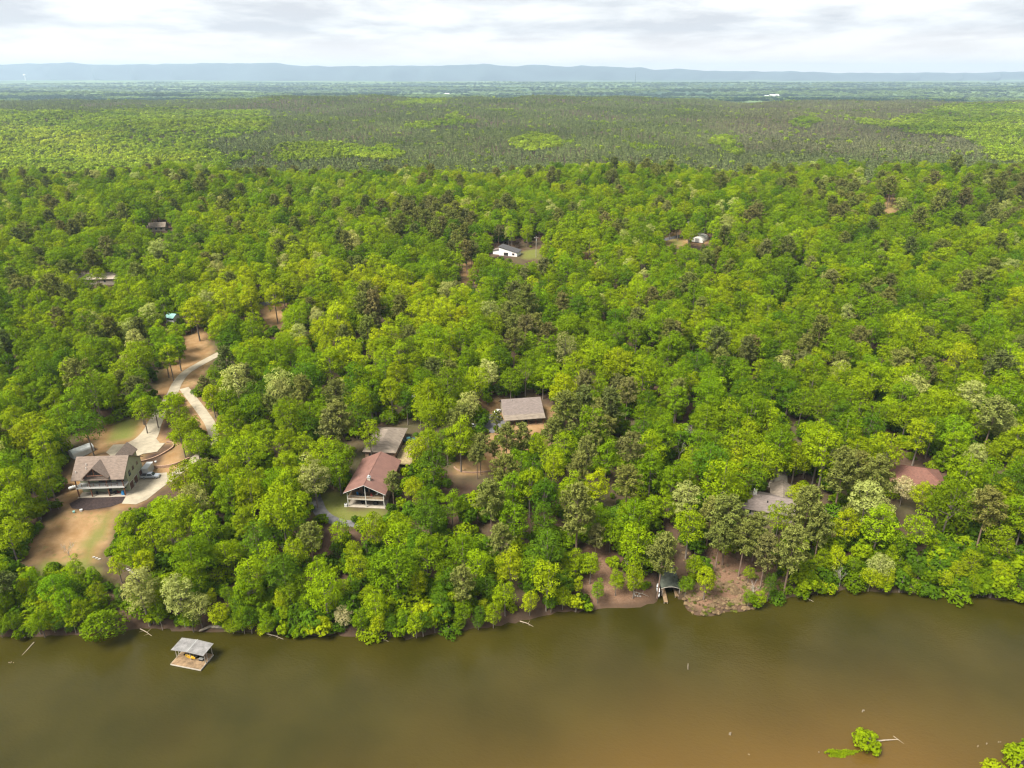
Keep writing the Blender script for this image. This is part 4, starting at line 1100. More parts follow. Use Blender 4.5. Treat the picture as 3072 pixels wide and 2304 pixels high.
strip('driveway', [(660, 1060), (600, 1092), (556, 1120), (532, 1150), (515, 1185), (490, 1220), (472, 1255), (455, 1290), (432, 1322), (405, 1338)], [3.6, 3.8, 3.8, 4.0, 4.2, 4.6, 5.5, 9.0], M['concrete'], 'pale concrete drive curving uphill from the green-walled house', 'driveway')
strip('driveway', [(552, 1165), (575, 1195), (596, 1222), (615, 1248), (632, 1275), (640, 1310), (620, 1350), (560, 1395), (500, 1445)], 3.6, M['concrete'], 'concrete branch drive bending down to the garages', 'driveway', .13)
patch('turnaround', [(318, 1358), (340, 1335), (400, 1332), (430, 1318), (470, 1318), (480, 1330), (495, 1330), (472, 1356), (430, 1362), (395, 1380), (345, 1378)], M['concrete'], 'pale concrete turning place behind the green-walled house', 'driveway', .16)
patch('parking_pad', [(365, 1512), (388, 1474), (430, 1420), (500, 1418), (515, 1440), (478, 1470), (440, 1500), (408, 1514)], M['concrete'], 'pale concrete pad beside the garage doors', 'parking pad', .12)
low_wall('retaining_wall', [(424, 1386), (455, 1378), (485, 1365), (510, 1350), (522, 1338), (515, 1328), (500, 1328)], .55, .4, M['block_wall'], 'curved tan block wall round the dark mulch bed')
low_wall('retaining_wall', [(448, 1405), (475, 1404), (500, 1402), (530, 1395), (570, 1378)], .9, .4, M['block_wall'], 'brown block retaining wall behind the parked pickup')
low_wall('garden_border', [(265, 1360), (268, 1350), (282, 1345), (290, 1348)], .2, .25, M['block_wall'], 'small brown border round the bed beside the white garage shed')
low_wall('garden_border', [(1362, 1402), (1375, 1412), (1400, 1418), (1440, 1418), (1475, 1413)], .35, .35, M['block_wall'], 'dark curved border below the clay yard of the lone brown-roofed house')
strip('asphalt_drive', [(915, 1430), (938, 1475), (950, 1510), (965, 1540), (1000, 1562), (1060, 1572), (1110, 1560)], [3.2, 3.4, 4, 4, 3.2, 3.0], M['asphalt'], 'grey asphalt drive looping below the red-roofed house', 'driveway')
patch('asphalt_apron', [(1440, 1240), (1500, 1245), (1520, 1275), (1480, 1300), (1420, 1290)], M['asphalt'], 'grey asphalt apron beside the lone brown-roofed house', 'driveway')
strip('gravel_drive', [(2320, 1418), (2360, 1412), (2400, 1410), (2450, 1400), (2500, 1380)], [5, 5, 4.5, 4, 3.5], M['gravel'], 'pale gravel turnaround behind the grey house', 'driveway')
patch('parking_pad', [(2300, 1462), (2318, 1425), (2362, 1428), (2362, 1470)], M['patio'], 'tan paved pad at the rear gable of the grey house', 'parking pad', .14)
strip('road', [(745, 920), (800, 910), (845, 902), (900, 885)], 5, M['asphalt'], 'grey lane glimpsed between the sunlit trees', 'road')
strip('road', [(1960, 728), (2010, 715), (2050, 708), (2110, 700)], 5.5, M['asphalt'], 'grey road by the pole and the pale metal building', 'road')
strip('road', [(112, 385), (114, 372), (120, 362), (126, 352)], 9, M['dirt_road'], 'pale dirt road cutting the far left woods', 'road', .5)
patch('mulch_bed', [(208, 1512), (240, 1495), (375, 1491), (372, 1506), (335, 1520), (265, 1531), (216, 1526)], surf('mulch', (.035, .022, .02), .95, .35, 2.0, .6, 6), 'dark mulch bed below the two-storey porch', 'flower bed', .10)

# ---------------------------------------------------------------- building helpers
def frame_at(src, yaw_deg=None, toward=None):
    p = hit(*src)
    return p, math.radians(yaw_deg or 0)
def part(name, mat, parent, fn, **k):
    mb = MB(); fn(mb)
    return mb.build(name, mat, parent, **k)
def window(parent, x0, x1, z0, z1, y, face='front', trim=None, name='window', pane_mat=None):
    """framed window standing 5 cm proud of a wall; face: front looks to -y, right looks to +x, back looks to +y, left looks to -x"""
    f = .09
    def bx(mb, a, b, c, d, near_, far_):
        if face == 'front': mb.box(a, b, y - far_, y - near_, c, d)
        elif face == 'back': mb.box(a, b, y + near_, y + far_, c, d)
        elif face == 'right': mb.box(y + near_, y + far_, a, b, c, d)
        else: mb.box(y - far_, y - near_, a, b, c, d)
    mb = MB()
    bx(mb, x0 - f, x1 + f, z1, z1 + f, .003, .06); bx(mb, x0 - f, x1 + f, z0 - f, z0, .003, .07)
    bx(mb, x0 - f, x0, z0, z1, .003, .06); bx(mb, x1, x1 + f, z0, z1, .003, .06)
    fr = mb.build(name, trim or M['trim'], parent)
    mb = MB(); bx(mb, x0, x1, z0, z1, .003, .03)
    mb.build('pane', pane_mat or M['glass'], fr)
    return fr
def slope(name, mat, parent, pts, th=.18):
    return part(name, mat, parent, lambda mb: mb.slab(pts, th))

# ---------------------------------------------------------------- the green-walled house with the two-storey porch
fl, fr_, bk = hit(240, 1493), hit(376.6, 1488), hit(427, 1418)
yaw = math.atan2(fr_[1] - fl[1], fr_[0] - fl[0])
W = float(np.hypot(*(fr_ - fl)[:2]))
HA = empty('porch_house', ((fl[0] + fr_[0]) / 2, (fl[1] + fr_[1]) / 2, fl[2]), yaw, 'two-storey green-walled house with brown gable roof and timber-posted porches', 'house')
hwA = W / 2 + .35
HA.scale = (1, 1, 1.2)
D0, D1, EZ, RZ, RY = 2.9, 13.5, 5.75, 9.6, 5.6     # porch depth, back, eave, ridge
part('wall', M['siding_green'], HA, lambda mb: mb.prism([(D0, -.5), (D1, -.5), (D1, EZ - .12), (RY, RZ - .28), (D0, EZ + 1.18)], 'x', -hwA, hwA))
ov = .7
def a_roof(yy): return EZ - .35 + (RZ - EZ + .35) * (yy + .6) / (RY + .6)
slope('roof', M['shingle_brown'], HA, [(-hwA - ov, -.6, EZ - .35), (hwA + ov, -.6, EZ - .35), (hwA + ov, RY, RZ), (-hwA - ov, RY, RZ)])
slope('roof', M['shingle_brown'], HA, [(-hwA - ov, RY + .004, RZ), (hwA + ov, RY + .004, RZ), (hwA + ov, D1 + .7, EZ - .5), (-hwA - ov, D1 + .7, EZ - .5)])
cxg, hg, gz_ = -.4, 4.0, 8.9
yb = (gz_ - (EZ - .35)) / (RZ - EZ + .35) * (RY + .6) - .6
for sg in (-1, 1):
    e_ = (cxg + sg * hg, EZ + .05)
    ybe = (e_[1] + .25 - (EZ - .35)) / (RZ - EZ + .35) * (RY + .6) - .6
    slope('gable_roof', M['shingle_brown'], HA, [(cxg, -1.1, gz_ + .25), (e_[0], -1.1, e_[1] + .25), (e_[0], ybe, e_[1] + .22), (cxg, yb, gz_ + .25)][::sg], .2)
part('gable_truss', M['timber'], HA, lambda mb: (mb.tube([(cxg, -.85, gz_ - .05), (cxg - hg + .2, -.85, EZ + .05)], .11, 6), mb.tube([(cxg, -.85, gz_ - .05), (cxg + hg - .2, -.85, EZ + .05)], .11, 6), mb.tube([(cxg - hg * .6, -.85, EZ + 1.0), (cxg + hg * .6, -.85, EZ + 1.0)], .1, 6), mb.tube([(cxg, -.85, gz_), (cxg, -.85, EZ + .9)], .1, 6)))
# rear entry gable
slope('rear_gable_roof', M['shingle_brown'], HA, [(2.6, RY + 1.2, 8.7), (2.6, D1 + 3.2, 8.7), (-.2, D1 + 3.2, 6.4), (-.2, RY + 1.2, 6.4)], .18)
slope('rear_gable_roof', M['shingle_brown'], HA, [(2.604, D1 + 3.2, 8.7), (2.604, RY + 1.2, 8.7), (5.4, RY + 1.2, 6.4), (5.4, D1 + 3.2, 6.4)], .18)
part('rear_gable_wall', M['siding_green'], HA, lambda mb: mb.prism([(.3, 3.0), (4.9, 3.0), (4.9, 6.6), (2.6, 8.4), (.3, 6.6)], 'y', D1 + .01, D1 + 2.8))
part('patio_slab', M['patio'], HA, lambda mb: mb.box(-hwA - .2, hwA + .2, -.35, D0, -.4, .12))
part('balcony', M['deck_grey'], HA, lambda mb: mb.box(-hwA, hwA, -.15, D0 - .002, 2.82, 3.0))
part('balcony_fascia', M['trim'], HA, lambda mb: (mb.box(-hwA - .03, hwA + .03, -.21, -.153, 2.62, 3.06), mb.box(hwA + .003, hwA + .06, -.15, D0, 2.62, 3.06), mb.box(-hwA - .06, -hwA - .003, -.15, D0, 2.62, 3.06)))
posts = [-hwA + .2, -hwA * .42, hwA * .30, hwA - .25]
for pxx in posts:
    part('porch_post', M['timber'], HA, lambda mb: (mb.box(pxx - .14, pxx + .14, -.02, .26, .10, 2.62), mb.box(pxx - .13, pxx + .13, -.01, .25, 3.0, EZ - .32 if abs(pxx - cxg) > hg else EZ + .2)))
part('railing', M['chrome'], HA, lambda mb: [mb.tube([(-hwA + .1, -.05, z), (hwA - .1, -.05, z)], .02, 5) for z in (3.3, 3.55, 3.8, 4.02)] + [mb.tube([(hwA - .1, -.05, z), (hwA - .1, D0 - .1, z)], .02, 5) for z in (3.3, 3.55, 3.8, 4.02)])
for pxx in np.linspace(-hwA + .1, hwA - .1, 9):
    part('railing_post', M['timber'], HA, lambda mb: mb.box(pxx - .04, pxx + .04, -.09, -.01, 3.0, 4.1))
window(HA, -1.6, 2.2, 3.15, 5.5, D0, 'front', M['timber'], 'sliding_door')
window(HA, -5.6, -3.2, 3.9, 5.2, D0, 'front'); window(HA, 3.8, 6.0, 3.2, 5.3, D0, 'front', M['timber'], 'sliding_door')
window(HA, -5.2, -3.3, 1.0, 2.2, D0, 'front', M['dark']); window(HA, .6, 1.7, .15, 2.2, D0, 'front', M['dark'], 'door'); window(HA, 4.4, 6.2, 1.0, 2.2, D0, 'front', M['dark'])
for y0, y1, z0, z1 in ((4.2, 5.4, 3.9, 5.2), (7.0, 8.0, 4.4, 5.3), (10.2, 11.0, 4.5, 5.3)):
    window(HA, y0, y1, z0, z1, hwA, 'right', M['dark'])
for y0, y1 in ((3.3, 5.7), (6.5, 8.9), (10.4, 12.8)):
    f = window(HA, y0, y1, .02, 2.15, hwA, 'right', M['trim'], 'garage_door', M['garage'])
window(HA, 5.0, 6.0, 6.6, 7.8, hwA, 'right', M['dark']) if 0 else None
for vx, vy in ((-4.2, 3.2), (-4.0, 2.2), (-6.8, 1.3)):
    part('roof_vent', M['trim'], HA, lambda mb: mb.tube([(vx, vy, a_roof(vy) - .1), (vx, vy, a_roof(vy) + .55)], .11, 8))
def local(root, x, y, z=0):
    c, s = math.cos(root.rotation_euler[2]), math.sin(root.rotation_euler[2])
    return (root.location[0] + c * x - s * y, root.location[1] + s * x + c * y, root.location[2] + z * root.scale[2])
# things on its porches
def chair(loc, rz, mat, label, group=None, name='patio_chair'):
    c = empty(name, loc, rz, label, 'chair', group)
    part('seat', mat, c, lambda mb: mb.box(-.28, .28, -.28, .28, .36, .44))
    part('backrest', mat, c, lambda mb: mb.slab([(-.28, .29, .46), (.28, .29, .46), (.28, .42, 1.0), (-.28, .42, 1.0)], .06))
    for sx in (-.25, .25):
        for sy in (-.25, .25):
            part('leg', M['rubber'], c, lambda mb: mb.box(sx - .025, sx + .025, sy - .025, sy + .025, 0, .36))
    return c
def round_table(loc, mat, label):
    c = empty('patio_table', loc, 0, label, 'table')
    part('table_top', mat, c, lambda mb: mb.tube([(0, 0, .70), (0, 0, .75)], .65, 14))
    part('pedestal', M['rubber'], c, lambda mb: mb.tube([(0, 0, .02), (0, 0, .70)], .06, 8))
    part('base', M['rubber'], c, lambda mb: mb.tube([(0, 0, 0), (0, 0, .04)], .3, 10))
    return c
chair(local(HA, -2.2, 1.3, .12), .6, M['rubber'], 'dark patio chair left of the lower porch door')
chair(local(HA, 1.9, 1.0, .12), -.4, M['rubber'], 'dark patio chair right of the lower porch door')
round_table(local(HA, 3.4, 1.4, .12), M['rubber'], 'round dark table on the lower porch')
chair(local(HA, 4.3, 1.6, .12), 1.6, M['red'], 'reddish patio chair beside the round porch table')
chair(local(HA, 4.6, 1.2, 3.0), 2.2, M['rubber'], 'dark chair on the upper balcony near its far right post')
mb = MB(); mb.prism([(-.45, 0), (.45, 0), (.38, .9), (.1, 1.5), (-.2, 1.35), (-.42, .8)], 'y', -.35, .35)
cv_ = empty('covered_grill', local(HA, 6.0, .7, .12), 0, 'grill under a bright blue cover at the porch corner', 'grill')
mb.build('cover', M['blue'], cv_, bevel=.08)
part('base', M['rubber'], cv_, lambda mb: mb.box(-.35, .35, -.28, .28, 0, .06))
# propane tank
pt = empty('propane_tank', (*hit(221, 1468)[:2], float(hit(221, 1468)[2])), math.radians(38), 'white propane tank lying left of the porch', 'tank')
part('tank', M['white_paint'], pt, lambda mb: mb.tube([(-1.35, 0, .75), (-1.25, 0, .75), (-1.0, 0, .75), (1.0, 0, .75), (1.25, 0, .75), (1.35, 0, .75)], [.08, .34, .5, .5, .34, .08], 14), smooth=True)
part('valve_dome', M['white_paint'], pt, lambda mb: mb.tube([(0, 0, 1.2), (0, 0, 1.38), (0, 0, 1.43)], [.16, .15, .05], 10))
for sx in (-.8, .8):
    part('foot', M['concrete'], pt, lambda mb: mb.box(sx - .12, sx + .12, -.35, .35, -.1, .33))
# white lean-to at the rear corner
lt_ = empty('storage_container', local(HA, hwA + 1.25, 14.2, 0), yaw, 'ribbed white metal storage container behind the pickup', 'container')
part('body', M['metal_white'], lt_, lambda mb: mb.box(-1.0, 1.0, -2.2, 2.2, .15, 2.75))
part('roof', M['metal_white'], lt_, lambda mb: mb.box(-1.06, 1.06, -2.26, 2.26, 2.753, 2.83))
part('door', M['trim'], lt_, lambda mb: mb.box(-.8, .8, -2.26, -2.203, .25, 2.6))
part('skid', M['rubber'], lt_, lambda mb: (mb.box(-.9, -.7, -2.1, 2.1, -.1, .147), mb.box(.7, .9, -2.1, 2.1, -.1, .147)))
mb = MB(); mb.prism([(-.4, 0), (.4, 0), (.42, .75), (.2, .95), (-.35, .9)], 'y', -.35, .35)
bn = empty('wheeled_bin', (*hit(404, 1455)[:2], gz(*hit(404, 1455)[:2])), 0, 'grey wheeled bin between the garage doors', 'bin')
mb.build('body', M['chrome'], bn, bevel=.04)
part('lid', M['rubber'], bn, lambda mb: mb.box(-.42, .44, -.37, .37, .953, 1.0))

# pickup truck
def wheel(parent, x, y, r=.40, w=.26):
    wh = part('wheel', M['rubber'], parent, lambda mb: mb.tube([(x, y - w / 2, r), (x, y - w / 2 + .04, r), (x, y + w / 2 - .04, r), (x, y + w / 2, r)], [r * .93, r, r, r * .93], 18))
    part('rim', M['chrome'], wh, lambda mb: mb.tube([(x, y - w / 2 - .012, r), (x, y + w / 2 + .012, r)], r * .6, 12))
def pickup(loc, rz, mat, label):
    t_ = empty('pickup_truck', loc, rz, label, 'truck')
    hwid = .96
    part('body', mat, t_, lambda mb: mb.prism([(-2.85, .62), (-2.85, 1.16), (-.95, 1.18), (-.9, 1.2), (1.25, 1.2), (2.55, 1.08), (2.8, .95), (2.85, .62), (2.4, .5), (-2.6, .5)], 'y', -hwid, hwid), bevel=.06)
    part('cab', mat, t_, lambda mb: mb.add([(-.95, -.92, 1.19), (1.35, -.92, 1.19), (1.35, .92, 1.19), (-.95, .92, 1.19), (-.75, -.74, 1.86), (.62, -.74, 1.88), (.62, .74, 1.88), (-.75, .74, 1.86)],
                                               [(4, 5, 6, 7), (0, 1, 5, 4), (2, 3, 7, 6), (1, 2, 6, 5), (3, 0, 4, 7), (0, 3, 2, 1)]), bevel=.05)
    part('bed_floor', M['rubber'], t_, lambda mb: mb.box(-2.7, -1.05, -.8, .8, 1.183, 1.20))
    part('windscreen', M['glass'], t_, lambda mb: mb.slab([(1.33, -.82, 1.26), (.70, -.68, 1.83), (.70, .68, 1.83), (1.33, .82, 1.26)], -.03))
    for sg in (-1, 1):
        part('side_window', M['glass'], t_, lambda mb: mb.add([(-.78, sg * .905, 1.27), (1.05, sg * .905, 1.27), (.55, sg * .78, 1.80), (-.66, sg * .775, 1.79)] + [(-.78, sg * .93, 1.27), (1.05, sg * .93, 1.27), (.55, sg * .80, 1.80), (-.66, sg * .795, 1.79)], [(0, 1, 2, 3), (4, 5, 6, 7), (0, 1, 5, 4), (1, 2, 6, 5), (2, 3, 7, 6), (3, 0, 4, 7)]))
        part('headlight', M['white_paint'], t_, lambda mb: mb.box(2.72, 2.87, sg * .72 - .16, sg * .72 + .16, .78, .95))
        part('tail_light', M['red'], t_, lambda mb: mb.box(-2.88, -2.82, sg * .85 - .08, sg * .85 + .08, .72, 1.05))
        wheel(t_, 1.85, sg * .84); wheel(t_, -1.75, sg * .84)
    part('bumper', M['chrome'], t_, lambda mb: (mb.box(2.80, 2.95, -.9, .9, .45, .62), mb.box(-2.98, -2.83, -.9, .9, .45, .62)))
    return t_
def car(loc, rz, mat, label):
    t_ = empty('parked_car', loc, rz, label, 'car')
    part('body', mat, t_, lambda mb: mb.prism([(-2.2, .35), (-2.25, .85), (-1.2, .95), (1.1, .92), (2.1, .75), (2.2, .4)], 'y', -.88, .88), bevel=.08)
    part('cabin', M['glass'], t_, lambda mb: mb.add([(-1.75, -.8, .93), (1.0, -.8, .92), (1.0, .8, .92), (-1.75, .8, .93), (-1.2, -.64, 1.42), (.25, -.64, 1.44), (.25, .64, 1.44), (-1.2, .64, 1.42)], [(4, 5, 6, 7), (0, 1, 5, 4), (2, 3, 7, 6), (1, 2, 6, 5), (3, 0, 4, 7), (0, 3, 2, 1)]))
    part('roof', mat, t_, lambda mb: mb.slab([(-1.2, -.64, 1.47), (.25, -.64, 1.49), (.25, .64, 1.49), (-1.2, .64, 1.47)], .045))
    for sg in (-1, 1):
        wheel(t_, 1.35, sg * .78, .32, .22); wheel(t_, -1.35, sg * .78, .32, .22)
    return t_
p = hit(453, 1434)
pickup((p[0], p[1], gz(p[0], p[1]) + .12), math.radians(3), M['silver_paint'], 'silver pickup truck parked on the concrete pad')

# white garage shed with rolled steel roof
p = hit(247, 1362)
SHD = empty('metal_shed', (p[0], p[1], p[2]), math.radians(-36), 'white ribbed metal garage shed with roll-up door at the forest edge', 'shed')
prof = [(-1.75, 0), (1.75, 0), (1.75, 1.75), (1.5, 2.25), (.6, 2.75), (-.6, 2.75), (-1.5, 2.25), (-1.75, 1.75)]
part('wall', M['metal_white'], SHD, lambda mb: mb.prism([(a * .985, b * .985 - .01) for a, b in prof], 'y', -3.4, 3.4))
part('roof', M['metal_white'], SHD, lambda mb: [mb.slab([(prof[i][0], -3.5, prof[i][1] + .04), (prof[i + 1][0], -3.5, prof[i + 1][1] + .04), (prof[i + 1][0], 3.5, prof[i + 1][1] + .04), (prof[i][0], 3.5, prof[i][1] + .04)], .05) for i in range(2, 7)])
window(SHD, -1.15, 1.15, .05, 2.0, -3.35, 'front', M['trim'], 'roll_up_door', M['metal_grey'])
# small things in the yard
for sx, sy, w, mt, lb in ((467, 1388, .5, 'white_paint', 'small white box on the bank behind the pickup'), (222, 1538, .5, 'teal_roof', 'small green tub below the mulch bed'), (244, 1533, .6, 'white_paint', 'white tub at the lower edge of the mulch bed')):
    q = hit(sx, sy)
    c_ = empty('storage_tub', (q[0], q[1], gz(q[0], q[1])), .4, lb, 'tub')
    part('body', M[mt], c_, lambda mb: mb.prism([(-w * .45, 0), (w * .45, 0), (w * .55, .5), (-w * .55, .5)], 'y', -.3, .3), bevel=.03)
    part('lid', M[mt], c_, lambda mb: mb.box(-w * .6, w * .6, -.34, .34, .503, .55))
# stepping stones down to the lake
ss = [(376, 1704), (382, 1708), (388, 1712), (394, 1716), (400, 1720), (406, 1724), (412, 1728), (418, 1732), (282, 1672), (290, 1675), (298, 1678)]
for i, (sx, sy) in enumerate(ss):
    q = hit(sx, sy)
    mb = MB(); r = random.Random(i)
    mb.prism([(.45 * math.cos(a) * r.uniform(.85, 1.1), .30 * math.sin(a) * r.uniform(.85, 1.1)) for a in np.linspace(0, 6.283, 9)[:-1]], 'z', 0, .16)
    o = mb.build('stepping_stone', M['stone_pale'], bevel=.02); o.location = (q[0], q[1], gz(q[0], q[1]) + .06); o.rotation_euler = (0, 0, .25)
    row = 'lower flight' if i < 8 else 'short upper row'
    tag(o, f"pale stepping stone, {['first', 'second', 'third', 'fourth', 'fifth', 'sixth', 'seventh', 'eighth'][i if i < 8 else i - 8]} from the top of the {row}", 'stone', 'stepping stones below the clay yard')

# ---------------------------------------------------------------- the house with the long red metal roof
fl, fr_ = hit(1043, 1522), hit(1155, 1522)
W = float(np.hypot(*(fr_ - fl)[:2]))
HB = empty('red_roofed_house', ((fl[0] + fr_[0]) / 2, (fl[1] + fr_[1]) / 2, fl[2]), math.radians(-5), 'long house with red metal gable roof and open two-level porch', 'house')
hb = W / 2
LB, EB, RB = 20.0, 5.5, 8.2
part('wall', M['brick'], HB, lambda mb: mb.prism([(-hb, -.5), (hb, -.5), (hb, EB), (0, RB - .15), (-hb, EB)], 'y', 4.2, LB))
for sg in (-1, 1):
    slope('roof', M['metal_red'], HB, [(sg * .004, -.7, RB + .12), (sg * (hb + .8), -.7, EB - .25), (sg * (hb + .8), LB + .3, EB - .25), (sg * .004, LB + .3, RB + .12)][::sg], .14)
part('ridge_cap', M['metal_red'], HB, lambda mb: mb.tube([(0, -.72, RB + .13), (0, LB + .32, RB + .13)], .09, 6))
part('rake_trim', M['trim'], HB, lambda mb: [mb.tube([(0, -.74, RB), (sg * (hb + .82), -.74, EB - .36)], .06, 5) for sg in (-1, 1)])
part('deck', M['deck_old'], HB, lambda mb: mb.box(-hb, hb, 0, 4.19, 2.72, 2.9))
part('deck_fascia', M['trim_tan'], HB, lambda mb: mb.box(-hb - .04, hb + .04, -.07, -.003, 2.6, 2.95))
part('patio_slab', M['patio'], HB, lambda mb: mb.box(-hb - .2, hb + .2, -.3, 4.19, -.3, .12))
for i, pxx in enumerate((-hb + .1, 0, hb - .1)):
    part('porch_post', M['trim'], HB, lambda mb: mb.box(pxx - .1, pxx + .1, .02, .22, .1, EB - .3 if i != 1 else RB - .1))
part('railing', M['trim_tan'], HB, lambda mb: [mb.tube([(-hb + .1, .06, z), (hb - .1, .06, z)], .03, 5) for z in (3.05, 3.85)] + [mb.tube([(sg * (hb - .05), .1, z), (sg * (hb - .05), 4.1, z)], .03, 5) for sg in (-1, 1) for z in (3.05, 3.85)])
for pxx in np.linspace(-hb + .2, hb - .2, 34):
    part('baluster', M['trim_tan'], HB, lambda mb: mb.box(pxx - .018, pxx + .018, .045, .075, 3.06, 3.84))
window(HB, -1.9, -.4, 2.95, 5.1, 4.2, 'front', M['dark'], 'sliding_door'); window(HB, .4, 1.9, 2.95, 5.1, 4.2, 'front', M['dark'], 'sliding_door'); window(HB, 3.2, 4.8, 3.6, 4.9, 4.2, 'front', M['dark']); window(HB, -4.8, -3.2, 3.6, 4.9, 4.2, 'front', M['dark'])
window(HB, -1.2, 1.2, .15, 2.25, 4.2, 'front', M['dark'], 'sliding_door')
for y0 in (7, 11, 15, 18.5):
    window(HB, y0, y0 + 1.3, 3.4, 4.8, hb, 'right'); window(HB, y0, y0 + 1.3, 3.4, 4.8, -hb, 'left')
zc_ = RB - 1.05
part('chimney', M['trim_tan'], HB, lambda mb: mb.box(.25, 1.15, 2.6, 3.5, RB - 1.0, RB + .75))
part('chimney_cap', M['chrome'], HB, lambda mb: (mb.box(.15, 1.25, 2.5, 3.6, RB + .753, RB + .86), mb.tube([(.7, 3.05, RB + .86), (.7, 3.05, RB + 1.25), (.7, 3.05, RB + 1.3), (.7, 3.05, RB + 1.5)], [.2, .2, .34, .1], 10)))
chair(local(HB, -3.0, 2.0, 2.9), .5, M['blue'], 'blue-grey lounge chair on the upper porch under the red roof', name='lounge_chair')
chair(local(HB, -1.2, 1.3, 2.9), -.2, M['rubber'], 'dark lounge chair by the middle porch post', name='lounge_chair')
chair(local(HB, -1.9, 1.7, 2.9), .9, M['rubber'], 'dark lounge chair between the post and the blue-grey chair', name='lounge_chair')
chair(local(HB, 1.6, 1.4, 2.9), .6, M['red'], 'red lounge chair on the upper porch', name='lounge_chair')
chair(local(HB, 2.9, 2.4, 2.9), -.5, M['white_paint'], 'white chair near the back wall of the upper porch', name='lounge_chair')
round_table(local(HB, -1.6, 1.8, .12), M['rubber'], 'round dark table on the lower patio under the red roof')
chair(local(HB, -.7, 1.6, .12), 1.4, M['rubber'], 'dark chair beside the lower patio table')
cv_ = empty('covered_grill', local(HB, 2.6, 1.6, .12), 0, 'black covered grill on the lower patio', 'grill')
mb = MB(); mb.prism([(-.7, 0), (.7, 0), (.6, .9), (.2, 1.25), (-.4, 1.2), (-.66, .8)], 'y', -.4, .4); mb.build('cover', M['rubber'], cv_, bevel=.08)
part('base', M['dark'], cv_, lambda mb: mb.box(-.5, .5, -.3, .3, 0, .06))
q = hit(1038, 1519)
hp = empty('heat_pump', (q[0], q[1], gz(q[0], q[1])), 0, 'white air conditioning unit at the patio corner', 'air conditioner')
part('case', M['white_paint'], hp, lambda mb: mb.box(-.4, .4, -.4, .4, .08, .95), bevel=.04); part('fan_grille', M['rubber'], hp, lambda mb: mb.tube([(0, 0, .953), (0, 0, .98)], .3, 12)); part('base', M['concrete'], hp, lambda mb: mb.box(-.5, .5, -.5, .5, -.1, .077))
# rear wing, a house of its own level behind
fl, fr_ = hit(1082, 1368), hit(1160, 1370)
wc = local(HB, -1.9, LB + 4.6, 0)
HW = empty('brick_wing', (wc[0], wc[1], gz(wc[0], wc[1] + 7)), math.radians(-5), 'brick rear wing with weathered grey-brown hip roof behind the red roof', 'house')
ww, lw, ew = 5.0, 17.0, 2.9
part('wall', M['brick'], HW, lambda mb: mb.box(-ww, ww, 0, lw, -2.5, ew))
rp = [(-ww - .7, -.7, ew + .05), (ww + .7, -.7, ew + .05), (ww + .7, lw + .7, ew + .05), (-ww - .7, lw + .7, ew + .05)]
r0, r1 = (0, 5.0, ew + 2.1), (0, lw - 5.0, ew + 2.1)
for pts in ([rp[0], rp[1], r0], [rp[1], rp[2], r1, r0], [rp[2], rp[3], r1], [rp[3], rp[0], r0, r1]):
    slope('roof', M['shingle_tan'], HW, pts, .12)
window(HW, -.2, .7, .7, 1.9, 0, 'front', M['dark']); window(HW, -3.6, -2.6, .7, 1.9, 0, 'front', M['dark'])
for y0 in (3, 7, 11):
    window(HW, y0, y0 + 1.2, .9, 2.1, ww, 'right')
DK = empty('sun_deck', local(HW, ww + 3.2, 4.2, 0), math.radians(-5), 'new yellow timber deck beside the brick rear wing', 'deck')
for i in range(26):
    part('plank', M['deck_new'], DK, lambda mb: mb.box(-2.9, 2.9, -7 + i * .50, -7 + i * .50 + .47, -.05 - .004 * (i % 2), .06 + .012 * ((i * 7) % 3)))
part('joist', M['timber'], DK, lambda mb: (mb.box(-2.8, -2.65, -7, 6, -.4, -.055), mb.box(2.65, 2.8, -7, 6, -.4, -.055)))
part('railing', M['deck_new'], DK, lambda mb: [mb.box(2.82, 2.9, -7, 6, z, z + .09) for z in (.5, .95)] + [mb.box(-2.9, 2.9, -7.1, -7.02, z, z + .09) for z in (.5, .95)])
for yy in np.linspace(-6.9, 5.9, 8):
    part('railing_post', M['deck_new'], DK, lambda mb: mb.box(2.91, 3.0, yy - .05, yy + .05, -2.6, 1.1))
ST = empty('deck_stair', local(HB, hb + 1.6, 14, 0), math.radians(-5), 'timber stair running down beside the red-roofed house', 'stair')
for i in range(9):
    part('tread', M['deck_new'], ST, lambda mb: mb.box(-.7, .7, i * .45, i * .45 + .4, .4 + i * .24, .46 + i * .24))
for sg in (-1, 1):
    part('stringer', M['deck_new'], ST, lambda mb: mb.slab([(sg * .75 - .04, -.2, .45), (sg * .75 + .04, -.2, .45), (sg * .75 + .04, 4.2, 2.7), (sg * .75 - .04, 4.2, 2.7)], .35))
    part('handrail', M['deck_new'], ST, lambda mb: mb.tube([(sg * .75, -.2, 1.35), (sg * .75, 4.2, 3.6)], .05, 5))
q = local(HW, ww + 2.2, 13.2, 0)
car((q[0], q[1], gz(q[0], q[1]) + .1), math.radians(12), M['teal_paint'], 'dark teal car parked behind the brick rear wing')
q = hit(1235, 1207)
LT = empty('garden_shelter', (q[0], q[1], gz(q[0], q[1])), .2, 'small pale-roofed shelter among the trees above the timber deck', 'shelter')
part('roof', M['metal_grey'], LT, lambda mb: mb.slab([(-1.4, -1, 2.4), (1.4, -1, 2.4), (1.4, 1, 2.7), (-1.4, 1, 2.7)], .08))
for sx in (-1.2, 1.2):
    for sy in (-.8, .8):
        part('post', M['pole'], LT, lambda mb: mb.box(sx - .06, sx + .06, sy - .06, sy + .06, 0, 2.35))

